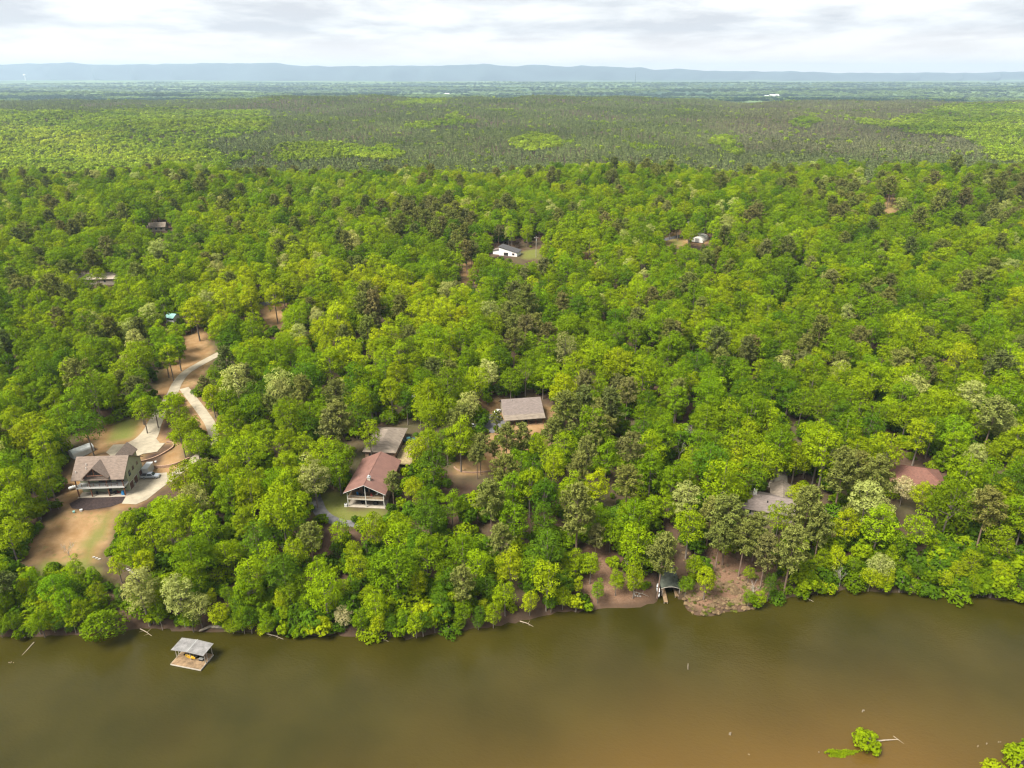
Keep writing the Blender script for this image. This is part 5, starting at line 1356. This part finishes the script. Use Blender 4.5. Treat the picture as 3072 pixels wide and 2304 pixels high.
# ---------------------------------------------------------------- the lone brown-roofed house
fl, fr_ = hit(1520, 1280), hit(1630, 1272)
HJ = empty('brown_roofed_house', ((fl[0] + fr_[0]) / 2, (fl[1] + fr_[1]) / 2, fl[2]), math.atan2(fr_[1] - fl[1], fr_[0] - fl[0]), 'single-storey house with broad grey-brown shingle roof in the clearing', 'house')
hj = float(np.hypot(*(fr_ - fl)[:2])) / 2 + .1
part('wall', M['siding_tan'], HJ, lambda mb: mb.prism([(2.6, -.4), (15, -.4), (15, 2.9), (9.6, 6.2), (2.6, 3.3)], 'x', -hj, hj))
slope('roof', M['shingle_grey'], HJ, [(-hj - .6, 2.2, 3.55), (hj + .6, 2.2, 3.55), (hj + .6, 9.6, 6.6), (-hj - .6, 9.6, 6.6)], .16)
slope('roof', M['shingle_grey'], HJ, [(-hj - .6, 9.604, 6.6), (hj + .6, 9.604, 6.6), (hj + .6, 15.7, 3.0), (-hj - .6, 15.7, 3.0)], .16)
slope('porch_roof', M['shingle_tan'], HJ, [(-hj - .6, -.6, 2.75), (hj + .6, -.6, 2.75), (hj + .6, 2.196, 3.54), (-hj - .6, 2.196, 3.54)], .14)
part('porch_floor', M['deck_old'], HJ, lambda mb: mb.box(-hj, hj, -.2, 2.59, -.3, .2))
for pxx in np.linspace(-hj + .2, hj - .2, 6):
    part('porch_post', M['timber'], HJ, lambda mb: mb.box(pxx - .09, pxx + .09, -.1, .08, .2, 2.62))
for x0 in (-5.0, -2.2, 2.6):
    window(HJ, x0, x0 + 1.4, 1.0, 2.3, 2.6, 'front')
window(HJ, .2, 1.3, .2, 2.3, 2.6, 'front', M['trim'], 'door')
part('roof_vent', M['chrome'], HJ, lambda mb: mb.tube([(-3.5, 8.6, 6.0), (-3.5, 8.6, 6.75)], .1, 8))
for sx, sy, rz_, mt, lb in ((1492, 1240, 1.25, 'white_paint', 'white car beside the lone brown-roofed house'), (1420, 1283, .3, 'white_paint', 'white car at the lower left of the asphalt apron')):
    q = hit(sx, sy); car((q[0], q[1], gz(q[0], q[1]) + .11), rz_, M[mt], lb)

# ---------------------------------------------------------------- the grey house with the white chimney
p = hit(2300, 1530)
HK = empty('grey_roofed_house', (p[0], p[1], p[2]), math.radians(-19), 'grey-roofed house with white chimney half hidden by pines', 'house')
part('wall', M['siding_tan'], HK, lambda mb: mb.prism([(-5, -.6), (5, -.6), (5, 3.0), (0, 5.0), (-5, 3.0)], 'x', -7.2, 7.2))
slope('roof', M['shingle_grey'], HK, [(-7.8, -5.8, 2.75), (7.8, -5.8, 2.75), (7.8, 0, 5.25), (-7.8, 0, 5.25)], .15)
slope('roof', M['shingle_grey'], HK, [(-7.8, .004, 5.25), (7.8, .004, 5.25), (7.8, 5.8, 2.75), (-7.8, 5.8, 2.75)], .15)
part('rear_wing_wall', M['siding_tan'], HK, lambda mb: mb.prism([(1.2, -.6), (7.0, -.6), (7.0, 3.0), (4.1, 4.7), (1.2, 3.0)], 'y', 5.01, 11.2))
slope('rear_wing_roof', M['shingle_tan'], HK, [(4.1, 1.0, 4.95), (4.1, 11.8, 4.95), (.5, 11.8, 2.85), (.5, 4.6, 2.85)], .14)
slope('rear_wing_roof', M['shingle_tan'], HK, [(4.104, 11.8, 4.95), (4.104, 1.0, 4.95), (7.7, 4.6, 2.85), (7.7, 11.8, 2.85)], .14)
ch = part('chimney', M['trim'], HK, lambda mb: mb.box(-4.6, -3.6, -.5, .6, 4.2, 6.6))
part('chimney_cap', M['dark'], ch, lambda mb: mb.tube([(-4.1, .05, 6.603), (-4.1, .05, 6.95)], .22, 8))
part('roof_vent', M['dark'], HK, lambda mb: mb.tube([(-.3, -2.4, 4.1), (-.3, -2.4, 4.75)], .2, 8))
for x0 in (-6, -3, 1, 4.2):
    window(HK, x0, x0 + 1.4, .9, 2.2, -5, 'front')
window(HK, 2.0, 6.2, .0, 2.2, 11.2, 'back', M['trim'], 'garage_door', M['garage'])
# the red hip-roofed house
p = hit(2738, 1450)
HL = empty('hip_roofed_house', (p[0], p[1], p[2]), math.radians(-16), 'house with terracotta hip roof behind the cream-flowered tree', 'house')
part('wall', M['brick'], HL, lambda mb: mb.box(-7.6, 7.6, -5.6, 5.6, -.6, 2.75))
rp = [(-8.4, -6.4, 2.9), (8.4, -6.4, 2.9), (8.4, 6.4, 2.9), (-8.4, 6.4, 2.9)]; r0, r1 = (-2.6, 0, 6.1), (2.6, 0, 6.1)
for pts in ([rp[0], rp[1], r1, r0], [rp[1], rp[2], r1], [rp[2], rp[3], r0, r1], [rp[3], rp[0], r0]):
    slope('roof', M['shingle_red'], HL, pts, .14)
part('hip_cap', surf('dark_ridge', (.12, .05, .04), .9, .1), HL, lambda mb: [mb.tube([a, b], .09, 5) for a, b in ((r0, r1), (r0, rp[0]), (r0, rp[3]), (r1, rp[1]), (r1, rp[2]))])
for x0 in (-5.5, -1.5, 3.0):
    window(HL, x0, x0 + 1.6, .8, 2.1, -5.6, 'front')
window(HL, -1.0, 1.4, 0, 2.1, 7.6, 'right', M['trim'], 'garage_door', M['siding_white'])

# ---------------------------------------------------------------- small far houses
def cottage(name, src, yaw_, w, d, h_, roof_h, wall_m, roof_m, label, windows=True):
    p = hit(*src)
    c = empty(name, (p[0], p[1], p[2]), math.radians(yaw_), label, 'house')
    part('wall', wall_m, c, lambda mb: mb.prism([(-d / 2, -.8), (d / 2, -.8), (d / 2, h_), (0, h_ + roof_h - .2), (-d / 2, h_)], 'x', -w / 2, w / 2))
    for sg in (-1, 1):
        slope('roof', roof_m, c, [(-w / 2 - .5, sg * (d / 2 + .6), h_ - .2), (w / 2 + .5, sg * (d / 2 + .6), h_ - .2), (w / 2 + .5, sg * .004, h_ + roof_h), (-w / 2 - .5, sg * .004, h_ + roof_h)][::-sg], .15)
    if windows:
        for k in range(3):
            x0 = -w / 2 + w * (.12 + .3 * k)
            window(c, x0, x0 + 1.3, 1.0, 2.2, -d / 2, 'front')
    return c
p = hit(1530, 764)
HR = empty('white_ranch_house', (p[0], p[1], p[2]), math.radians(-20), 'white house with long dark gable roof beside a lawn and tall pole', 'house'); HR.scale = (.86, .86, .86)
part('wall', M['siding_white'], HR, lambda mb: mb.prism([(-7, -.8), (7, -.8), (7, 3.0), (-7, 6.2)], 'y', -4.5, 4.5))
slope('roof', surf('charcoal_roof', (.06, .058, .06), .85, .15, 1.0), HR, [(-7.6, -5.0, 6.55), (7.7, -5.0, 3.05), (7.7, 5.2, 3.05), (-7.6, 5.2, 6.55)], .2)
part('side_wing', M['siding_white'], HR, lambda mb: mb.box(-12.5, -7.01, -2.5, 4, -.8, 2.9))
slope('side_wing_roof', M['shingle_grey'], HR, [(-13, -3.1, 3.0), (-7.0, -3.1, 4.3), (-7.0, 4.5, 4.3), (-13, 4.5, 3.0)], .2)
window(HR, 3.4, 5.0, .9, 2.2, -4.5, 'front', surf('rust_trim', (.25, .06, .04), .7, .1)); window(HR, -3.2, .2, .1, 2.4, -4.5, 'front', M['trim'], 'carport_opening', M['dark'])
cottage('cottage', (475, 690), 12, 11, 8, 3, 2.4, M['siding_tan'], M['shingle_tan'], 'house with pale brown roof deep in the left-hand woods')
cottage('cottage', (292, 846), 4, 26, 9, 3.2, 2.2, M['siding_tan'], M['cream_roof'], 'long cream-roofed building half hidden by trees on the left')
cottage('cottage', (520, 962), -20, 4.5, 4, 2.4, 1.4, M['siding_white'], M['teal_roof'], 'small hut with pale teal roof near the forked drive')
cottage('cottage', (2607, 528), -8, 15, 10, 3.2, 2.4, M['siding_tan'], M['teal_roof'], 'teal-roofed house on the far right ridge')
p = hit(2101, 722)
QH = empty('metal_building', (p[0], p[1], p[2]), math.radians(-35), 'pale rounded metal building beside the far road', 'shed')
arc = [(4 * math.cos(a), 3.6 * math.sin(a)) for a in np.linspace(0, math.pi, 12)]
part('shell', surf('pale_metal', (.56, .54, .50), .5, .06, 1.0, .4, wave=('Y', 4.0)), QH, lambda mb: mb.prism(arc, 'y', -6, 6), smooth=False)
part('door', M['metal_grey'], QH, lambda mb: mb.box(-1.5, 1.5, -6.06, -6.003, 0, 2.6))
def far_building(src, w, h_, yaw_, mat, label, D):
    r = ray(*src); tt = D / r[1]; x, y = r[0] * tt, D
    c = empty('distant_building', (x, y, gz(x, y)), yaw_, label, 'building')
    part('wall', mat, c, lambda mb: mb.box(-w / 2, w / 2, -w * .3, w * .3, -3, h_))
    part('roof', M['metal_white'], c, lambda mb: mb.prism([(-w * .34, h_ + .01), (w * .34, h_ + .01), (0, h_ + w * .16)], 'x', -w / 2 - 1, w / 2 + 1))
for i, (sx, sy, w, D, lb) in enumerate(((2322, 287, 75, 6600, 'pale building on the far plain right of centre'), (2300, 290, 40, 6500, 'small pale shed just left of the far pale building'), (340, 287, 60, 6700, 'pale building on the far plain at the left'), (1340, 277, 50, 7600, 'small pale building on the far plain near the middle'), (2450, 292, 36, 6300, 'tiny pale building right of the far pale building'), (2515, 290, 30, 6400, 'tiniest pale building on the right of the far plain'))):
    far_building((sx, sy), w, 9, .2 * i, M['siding_white'], lb, D)
# far water tower and mast
def at_far(sx, D):
    r = ray(sx, 240); x = r[0] * D / r[1]; return x, D, gz(x, D)
x, y, z = at_far(77, 17000)
wt_ = empty('water_tower', (x, y, z), 0, 'tiny white water tower under the far left mountains', 'tower')
part('tank', M['white_paint'], wt_, lambda mb: mb.tube([(0, 0, 105), (0, 0, 112), (0, 0, 135), (0, 0, 148), (0, 0, 152)], [10, 26, 32, 22, 5], 16), smooth=True)
part('stem', M['white_paint'], wt_, lambda mb: mb.tube([(0, 0, -5), (0, 0, 106)], 11, 12))
x, y, z = at_far(1906, 15500)
ms = empty('radio_mast', (x, y, z), 0, 'thin radio mast rising before the far mountains', 'mast')
part('mast', M['rubber'], ms, lambda mb: mb.tube([(0, 0, -5), (0, 0, 150)], [8, 3.5], 6)); part('antenna', M['rubber'], ms, lambda mb: mb.tube([(0, 0, 150.01), (0, 0, 190)], 2.5, 5))
# utility poles
def utility_pole(src, h_, rz, label, lamp=False, group='utility poles'):
    p = hit(*src)
    c = empty('utility_pole', (p[0], p[1], p[2]), rz, label, 'pole', group)
    part('pole', M['pole'], c, lambda mb: mb.tube([(0, 0, -1), (0, 0, h_)], [.22, .15], 8))
    part('crossarm', M['pole'], c, lambda mb: mb.box(-1.3, 1.3, -.08, .08, h_ - .75, h_ - .55))
    for sx in (-1.15, 0, 1.15):
        part('insulator', M['white_paint'], c, lambda mb: mb.tube([(sx, 0, h_ - (.549 if sx else .02)), (sx, 0, h_ - (.25 if sx else -.25))], .07, 6))
    part('transformer', M['chrome'], c, lambda mb: mb.tube([(0, -.45, h_ - 2.6), (0, -.45, h_ - 1.6)], .26, 10))
for sx, sy, h_, rz, lb in ((1608, 772, 13, .3, 'tall grey utility pole on the lawn right of the white house'), (1920, 722, 12, .5, 'utility pole rising from trees left of the far road'), (2061, 722, 13, .4, 'utility pole beside the far road and pale metal building'), (2645, 598, 13, .2, 'utility pole above the small clay clearing'), (2868, 560, 14, .5, 'left pole of the pair on the far right'), (2880, 548, 15, .1, 'right pole of the pair on the far right')):
    utility_pole((sx, sy), h_, rz, lb)

# ---------------------------------------------------------------- floating boat dock
A_, B_, C_ = on_level(513, 1996), on_level(602.5, 2013.8), on_level(644.5, 1968)
dw = math.hypot(B_[0] - A_[0], B_[1] - A_[1]); dl = math.hypot(C_[0] - B_[0], C_[1] - B_[1])
DKR = math.atan2(B_[1] - A_[1], B_[0] - A_[0])
BD = empty('boat_dock', (A_[0], A_[1], 0), DKR, 'floating boat dock with grey metal roof off the left shore', 'dock')
npl = 14
for i in range(npl):
    y0 = .02 + i * 3.1 / npl
    part('plank', M['deck_old'], BD, lambda mb: mb.box(0, dw, y0, y0 + 3.1 / npl - .03, .38 + .008 * (i % 3), .45 + .008 * (i % 3)))
part('side_walk', M['deck_old'], BD, lambda mb: mb.box(dw - 1.3, dw, 3.12, dl, .38, .455))
part('side_walk', M['deck_old'], BD, lambda mb: mb.box(0, 1.1, 3.12, dl, .38, .455))
part('rear_walk', M['deck_old'], BD, lambda mb: mb.box(1.1, dw - 1.3, dl - 1.2, dl, .38, .452))
part('fender_board', M['trim_tan'], BD, lambda mb: (mb.box(-.05, dw + .05, -.06, -.003, .12, .46), mb.box(dw + .003, dw + .06, 0, dl, .12, .46), mb.box(-.06, -.003, 0, dl, .12, .46)))
for xx in (.2, dw * .5 - .5, dw - 1.2):
    part('float', M['rubber'], BD, lambda mb: mb.box(xx, xx + 1.0, .1, dl - .1, -.35, .30) if xx != dw * .5 - .5 else mb.box(xx, xx + 1.0, .1, 2.9, -.35, .30))
for xx in (.12, dw * .5, dw - .12):
    for yy in (2.2, dl * .6, dl - .15):
        if xx == dw * .5 and yy == dl * .6: continue
        part('post', M['pole'], BD, lambda mb: mb.box(xx - .06, xx + .06, yy - .06, yy + .06, .45, 3.35 if xx != dw * .5 else 3.6))
rz0 = 3.45
for k in range(4):
    a, b = -.35 + (dw + .7) * k / 4, -.35 + (dw + .7) * (k + 1) / 4
    zf = lambda x: rz0 + .30 - .30 * abs((x - dw / 2) / (dw / 2 + .35))
    part('roof_panel', M['metal_grey'], BD, lambda mb: mb.slab([(a, 1.35, zf(a) + .012 * k), (b - .012, 1.35, zf(b) + .012 * k), (b - .012, dl + .5, zf(b) + .012 * k), (a, dl + .5, zf(a) + .012 * k)], .05))
part('ridge_cap', M['chrome'], BD, lambda mb: mb.box(dw / 2 - .12, dw / 2 + .12, 1.33, dl + .52, rz0 + .345, rz0 + .37))
part('beam', M['pole'], BD, lambda mb: (mb.box(-.1, dw + .1, 2.1, 2.25, rz0 - .18, rz0 - .03), mb.box(-.1, dw + .1, dl - .25, dl - .1, rz0 - .18, rz0 - .03)))
part('ladder', M['chrome'], BD, lambda mb: [mb.tube([(dw + .12, 3.0 + k, -.3), (dw + .12, 3.0 + k, 1.2)], .03, 5) for k in (0, .45)] + [mb.tube([(dw + .12, 3.0, z), (dw + .12, 3.45, z)], .025, 5) for z in (0, .3, .6, .9)])
def hull(name, loc, rz, L, B, H, mat, deck_mat, label, cat):
    c = empty(name, loc, rz, label, cat)
    mb = MB(); st = []
    for u in np.linspace(0, 1, 11):
        w_ = B / 2 * (math.sin(math.pi * min(max(u, .02), .98)) ** .55)
        st.append([(-w_, -L / 2 + L * u, H + .12 * (2 * u - 1) ** 2), (-w_ * .75, -L / 2 + L * u, .12), (0, -L / 2 + L * u, 0), (w_ * .75, -L / 2 + L * u, .12), (w_, -L / 2 + L * u, H + .12 * (2 * u - 1) ** 2)])
    V = [q for s_ in st for q in s_]; F = []
    for i in range(10):
        for k in range(4):
            F.append((i * 5 + k, i * 5 + k + 1, i * 5 + k + 6, i * 5 + k + 5))
    mb.add(V, F)
    o = mb.build('hull', mat, c, True)
    sd_ = o.modifiers.new('thick', 'SOLIDIFY'); sd_.thickness = .03
    part('gunwale', deck_mat, c, lambda m2: (m2.tube([s_[0] for s_ in st], .035, 5), m2.tube([s_[4] for s_ in st], .035, 5)))
    for yy in (-L * .2, L * .2):
        part('seat', deck_mat, c, lambda m2: m2.box(-B * .38, B * .38, yy - .14, yy + .14, H * .7, H * .7 + .04))
    return c
hull('kayak', local(BD, dw * .42, 2.75, .5), DKR + math.radians(82), 3.0, .78, .34, M['yellow'], M['yellow'], 'bright yellow kayak under the dock roof', 'kayak')
hull('skiff', local(BD, dw * .5, 5.0, .0), DKR + .02, 4.2, 1.5, .55, M['chrome'], M['rubber'], 'grey skiff moored inside the floating dock', 'boat')
lk = empty('dock_box', local(BD, dw * .8, 2.7, .46), DKR, 'dark storage box by the right post of the floating dock', 'box')
part('body', M['rubber'], lk, lambda mb: mb.box(-.55, .55, -.3, .3, 0, .5), bevel=.03); part('lid', M['chrome'], lk, lambda mb: mb.box(-.58, .58, -.33, .33, .503, .56))
cv_ = None
# ---------------------------------------------------------------- boathouse with its two piers
A_, B_ = on_level(1987.5, 1800), on_level(2040, 1800)
bw = 4.6; bx, by = (A_[0] + B_[0]) / 2, (A_[1] + B_[1]) / 2
BH = empty('boathouse', (bx, by, 0), math.radians(-3), 'boathouse with arched grey-green metal roof in the shore inlet', 'boathouse')
arc = [(bw / 2 * 1.16 * u, 2.55 + .75 * (1 - u * u)) for u in np.linspace(-1, 1, 9)]
for i in range(8):
    a, b = arc[i], arc[i + 1]
    part('roof_panel', M['metal_green'], BH, lambda mb: mb.slab([(a[0], 1.5, a[1]), (b[0], 1.5, b[1]), (b[0], 10.5, b[1]), (a[0], 10.5, a[1])], .06))
part('front_rib', M['trim_tan'], BH, lambda mb: mb.tube([(a[0], 1.46, a[1] - .1) for a in arc], .08, 5, False))
for xx in (-bw / 2, bw / 2):
    for yy in (1.7, 5.5, 10.0):
        part('post', M['pole'], BH, lambda mb: mb.box(xx - .09, xx + .09, yy - .09, yy + .09, -1.8, 2.6))
part('side_wall', M['metal_green'], BH, lambda mb: (mb.box(-bw / 2 - .14, -bw / 2 - .095, 4.0, 10.2, .6, 2.62), mb.box(bw / 2 + .095, bw / 2 + .14, 4.0, 10.2, .6, 2.62), mb.box(-bw / 2, bw / 2, 10.2, 10.26, .2, 2.7)))
for i in range(22):
    part('pier_plank', M['deck_old'], BH, lambda mb: mb.box(-bw / 2 + .1, -bw / 2 + 1.15, -1.6 + i * .5, -1.6 + i * .5 + .46, .50 + .008 * (i % 2), .58 + .008 * (i % 2)))
for i in range(17):
    part('pier_plank', M['deck_old'], BH, lambda mb: mb.box(bw / 2 - 1.15, bw / 2 - .1, .9 + i * .5, .9 + i * .5 + .46, .50 + .008 * (i % 2), .58 + .008 * (i % 2)))
part('pier_beam', M['pole'], BH, lambda mb: (mb.box(-bw / 2 + .15, -bw / 2 + .3, -1.5, 9.3, .25, .495), mb.box(-bw / 2 + .95, -bw / 2 + 1.1, -1.5, 9.3, .25, .495)))
part('pier_beam', M['pole'], BH, lambda mb: (mb.box(bw / 2 - 1.1, bw / 2 - .95, 1.0, 9.3, .25, .495), mb.box(bw / 2 - .3, bw / 2 - .15, 1.0, 9.3, .25, .495)))
for xx, yy in ((-bw / 2 + .2, -1.4), (-bw / 2 + 1.05, -1.4), (bw / 2 - .2, 1.1), (bw / 2 - 1.05, 1.1)):
    part('pile', M['pole'], BH, lambda mb: mb.tube([(xx, yy, -2.5), (xx, yy, .49)], .1, 7))
q = hit(1974, 1774)
cn_ = hull('canoe', (q[0], q[1], gz(q[0], q[1]) + .25), math.radians(-6), 4.9, .92, .36, M['white_paint'], M['rubber'], 'white canoe with dark gunwales pulled up left of the boathouse', 'canoe')
cn_.rotation_euler[0] = .08

# ---------------------------------------------------------------- rocks, driftwood and stumps
def rock(name, loc, sx, sy, sz, seed, mat, label, group):
    r = random.Random(seed)
    bm = bmesh.new(); bmesh.ops.create_icosphere(bm, subdivisions=2, radius=1)
    for v in bm.verts:
        k = 1 + r.uniform(-.16, .16)
        v.co = Vector((v.co.x * sx * k, v.co.y * sy * k, max(v.co.z, -.5) * sz * k))
    me = bpy.data.meshes.new(name); bm.to_mesh(me); bm.free(); me.materials.append(mat)
    o = bpy.data.objects.new(name, me); root_col.objects.link(o); o.location = loc; o.rotation_euler = (0, 0, r.uniform(0, 6))
    return tag(o, label, 'rock', group)
ledge = [(70, 1866), (100, 1862), (205, 1858), (222, 1868), (236, 1860), (655, 1882), (680, 1880), (700, 1888), (620, 1885)]
words_ = ['at the far left shore', 'second from the left edge, in the shore bank', 'upper left of the pale ledge', 'lowest in the pale ledge left of the willow', 'nearest the willow in the pale ledge', 'right of the yellow tree by the dock', 'middle of the stony shore right of the dock', 'rightmost on the stony shore right of the dock', 'leftmost on the stony shore right of the dock']
for i, (sx, sy) in enumerate(ledge):
    q = hit(sx, sy); rock('ledge_rock', (q[0], q[1], gz(q[0], q[1]) + .1), 1.0 + .4 * (i % 3), .45, .38, 100 + i, M['rock'], f'pale shelf rock {words_[i]}', 'pale rocks along the shore')
q = hit(1935, 1795)
for i, (dx, dy) in enumerate(((-.9, .1), (-.2, .6), (.5, .2), (0, -.5), (-.6, -.4), (.7, -.4))):
    rock('fire_ring_stone', (q[0] + dx - 2, q[1] + dy + .6, gz(q[0] + dx - 2, q[1] + dy + .6) + .12), .28, .24, .22, 200 + i, M['stone_pale'], f"stone of the fire ring on the clay bank, {['left', 'back', 'right', 'front', 'front left', 'front right'][i]}", 'fire ring stones')
def log(name, pts, r0, r1, label, cat='log', mat='drift'):
    o = MB().tube(pts, list(np.linspace(r0, r1, len(pts))), 8).build(name, M[mat])
    return tag(o, label, cat)
def on_w(sx, sy, z): x, y = on_level(sx, sy, z); return (x, y, z)
lg = empty('fallen_log', on_w(2660, 2222, 0.1), 0, 'pale fallen log sticking out right of the shrub islet', 'log')
a, b = np.array(on_w(2622, 2224, .25)), np.array(on_w(2695, 2218, .05)); lgl = np.array(lg.location)
part('trunk', M['drift'], lg, lambda mb: mb.tube([tuple(a - lgl), tuple((a + b) / 2 - lgl + [0, 0, .08]), tuple(b - lgl)], [.17, .14, .08], 7))
c1, c2 = np.array(on_w(2680, 2208, .1)), np.array(on_w(2718, 2236, -.05))
part('branch', M['drift'], lg, lambda mb: mb.tube([tuple(c1 - lgl), tuple(c2 - lgl)], [.07, .03], 5))
def stump(src, n, label, seed, spread=.5, h_=1.2):
    r = random.Random(seed)
    x, y = on_level(*src)
    c = empty('water_stump', (x, y, 0), 0, label, 'stump', 'stumps standing in the shallows')
    for k in range(n):
        dx, dy = r.uniform(-spread, spread), r.uniform(-spread, spread) * .6
        part('stake', M['drift'], c, lambda mb: mb.tube([(dx, dy, -1.2), (dx + r.uniform(-.3, .3), dy, h_ * r.uniform(.35, 1))], [.13, .09], 6))
stump((2190, 2205), 2, 'twin pale stakes in the shallow water left of the islet', 1, .35, 1.0); stump((2586, 2135), 4, 'clump of pale branches breaking the surface above the islet', 2, .7, .5); stump((2458, 2258), 1, 'single small stump left of the islet grass', 3, .1, .4)
stump((2935, 2238), 2, 'low stump leftmost of the three by the corner bushes', 4, .4, .25); stump((2957, 2233), 1, 'low stump in the middle of the three by the corner bushes', 5, .2, .35); stump((3000, 2228), 2, 'low stump rightmost of the three by the corner bushes', 6, .3, .3)
stump((2248, 2262), 2, 'faint sunken stub near the bottom of the lake', 7, .4, .12); stump((2065, 2008), 1, 'thin marker stick standing alone in open water', 8, .02, 2.2)
log('sunken_log', [on_w(102, 1927, .05), on_w(85, 1946, .06), on_w(66, 1966, -.02)], .14, .07, 'pale half-sunken log in the water at the far left'); stump((35, 1988), 4, 'tangle of branches in the water at the far left', 9, .9, .25)
for i, (sx, sy, ex, ey, lb) in enumerate(((800, 1900, 850, 1918, 'pale dead branch dipping into the water right of the dock'), (1130, 1908, 1165, 1925, 'dead branch hanging into the lake below the red roof'), (1560, 1862, 1600, 1880, 'driftwood branch at the foot of the central bank'), (1900, 1790, 1945, 1800, 'dead branch lying on the clay bank left of the canoe'),
                                         (2395, 1785, 2440, 1805, 'fallen branch reaching into the water right of the point'), (2860, 1785, 2900, 1806, 'fallen branch in the water near the right end of the shore'), (420, 1885, 455, 1908, 'dead branch in the water between the willow and the dock'))):
    x0, y0 = on_level(sx, sy, .5); x1, y1 = on_level(ex, ey, 0)
    z0 = max(gz(x0, y0), 0) + .35
    db = empty('dead_branch', (x0, y0, z0), 0, lb, 'branch', 'dead branches along the shore')
    e_ = (x1 - x0, y1 - y0, -z0 + (.05 if gz(x1, y1) < 0 else gz(x1, y1) + .15))
    part('limb', M['drift'], db, lambda mb: mb.tube([(0, 0, 0), (e_[0] * .5, e_[1] * .5, e_[2] * .5 + .25), e_], [.13, .10, .05], 6))
    for f, sg in ((.35, 1), (.6, -1), (.8, 1)):
        part('twig', M['drift'], db, lambda mb: mb.tube([(e_[0] * f, e_[1] * f, e_[2] * f + .2), (e_[0] * f + e_[1] * .35 * sg, e_[1] * f - e_[0] * .25 * sg, e_[2] * f + .6)], [.05, .02], 5))
# islet shrubs and grass
def shrub_at(src, s_, tone, label, z0=None, sz=1.0, v=0):
    x, y = on_level(*src)
    r_ = empty('islet_shrub', (x, y, gz(x, y) - .1), 1.0, label, 'shrub'); r_.scale = (s_, s_, s_ * sz)
    for nm, me_ in (('stem', SHRUBS[v][1]), ('foliage', SHRUBS[v][0])):
        c_ = bpy.data.objects.new(nm, me_); root_col.objects.link(c_); c_.parent = r_
    c_['tint'] = [float(q) for q in TONES[tone]]
shrub_at((2592, 2240), 1.5, 'bright green', 'bright green bush on the shrub islet in the shallows', sz=.95); shrub_at((2618, 2245), .6, 'mid-green', 'low bush at the right foot of the islet bush', v=1)
shrub_at((3060, 2300), 1.6, 'bright green', 'bright green bush in the bottom right corner', v=1); shrub_at((3040, 2262), 1.1, 'bright green', 'upper bush of the bottom right corner clump'); shrub_at((2985, 2312), 1.3, 'yellow-green', 'leftmost bush of the bottom right corner clump', v=1); shrub_at((3090, 2265), 1.4, 'mid-green', 'bush cut by the right edge in the corner clump', v=2)
gx, gy = on_level(2522, 2260)
n = 1500; r = np.random.default_rng(5)
th_ = r.uniform(0, 6.283, n); rr_ = np.sqrt(r.uniform(0, 1, n)) * (1 + .22 * np.sin(3 * th_ + 1) + .15 * np.sin(7 * th_))
u = np.stack([np.cos(th_) * rr_ * 3.3, np.sin(th_) * rr_ * .85 + .18 * np.cos(th_) * rr_], 1)
C = np.column_stack([gx + u[:, 0], gy + u[:, 1], np.zeros(n)]); C[:, 2] = np.maximum(height(C[:, 0], C[:, 1]), 0) + .12
gm = leaf_mesh('islet_grass', [cards(C, unit(np.column_stack([r.normal(size=(n, 2)) * .6, np.full(n, .5)])), r.uniform(.18, .38, n), .22, r, .1)], M['leaf'], r)
go_ = bpy.data.objects.new('islet_grass', gm); root_col.objects.link(go_); go_['tint'] = [float(v) for v in G_BRI]
tag(go_, 'strip of bright green marsh grass left of the islet bush', 'grass', kind='stuff')

# ---------------------------------------------------------------- the air between
mb = MB(); mb.box(-24000, 24000, -700, 27000, -90, 425)
m, t = new_mat('haze')
pv = N(t, 'ShaderNodeVolumePrincipled')
pv.inputs['Color'].default_value = (.60, .80, 1.0, 1)
pv.inputs['Density'].default_value = 5.0e-5
pv.inputs['Anisotropy'].default_value = 0.2
o = N(t, 'ShaderNodeOutputMaterial'); t.links.new(pv.outputs[0], o.inputs['Volume'])
hz = mb.build('haze', m)
tag(hz, 'thin blue haze that veils the far hills', 'haze', kind='stuff')
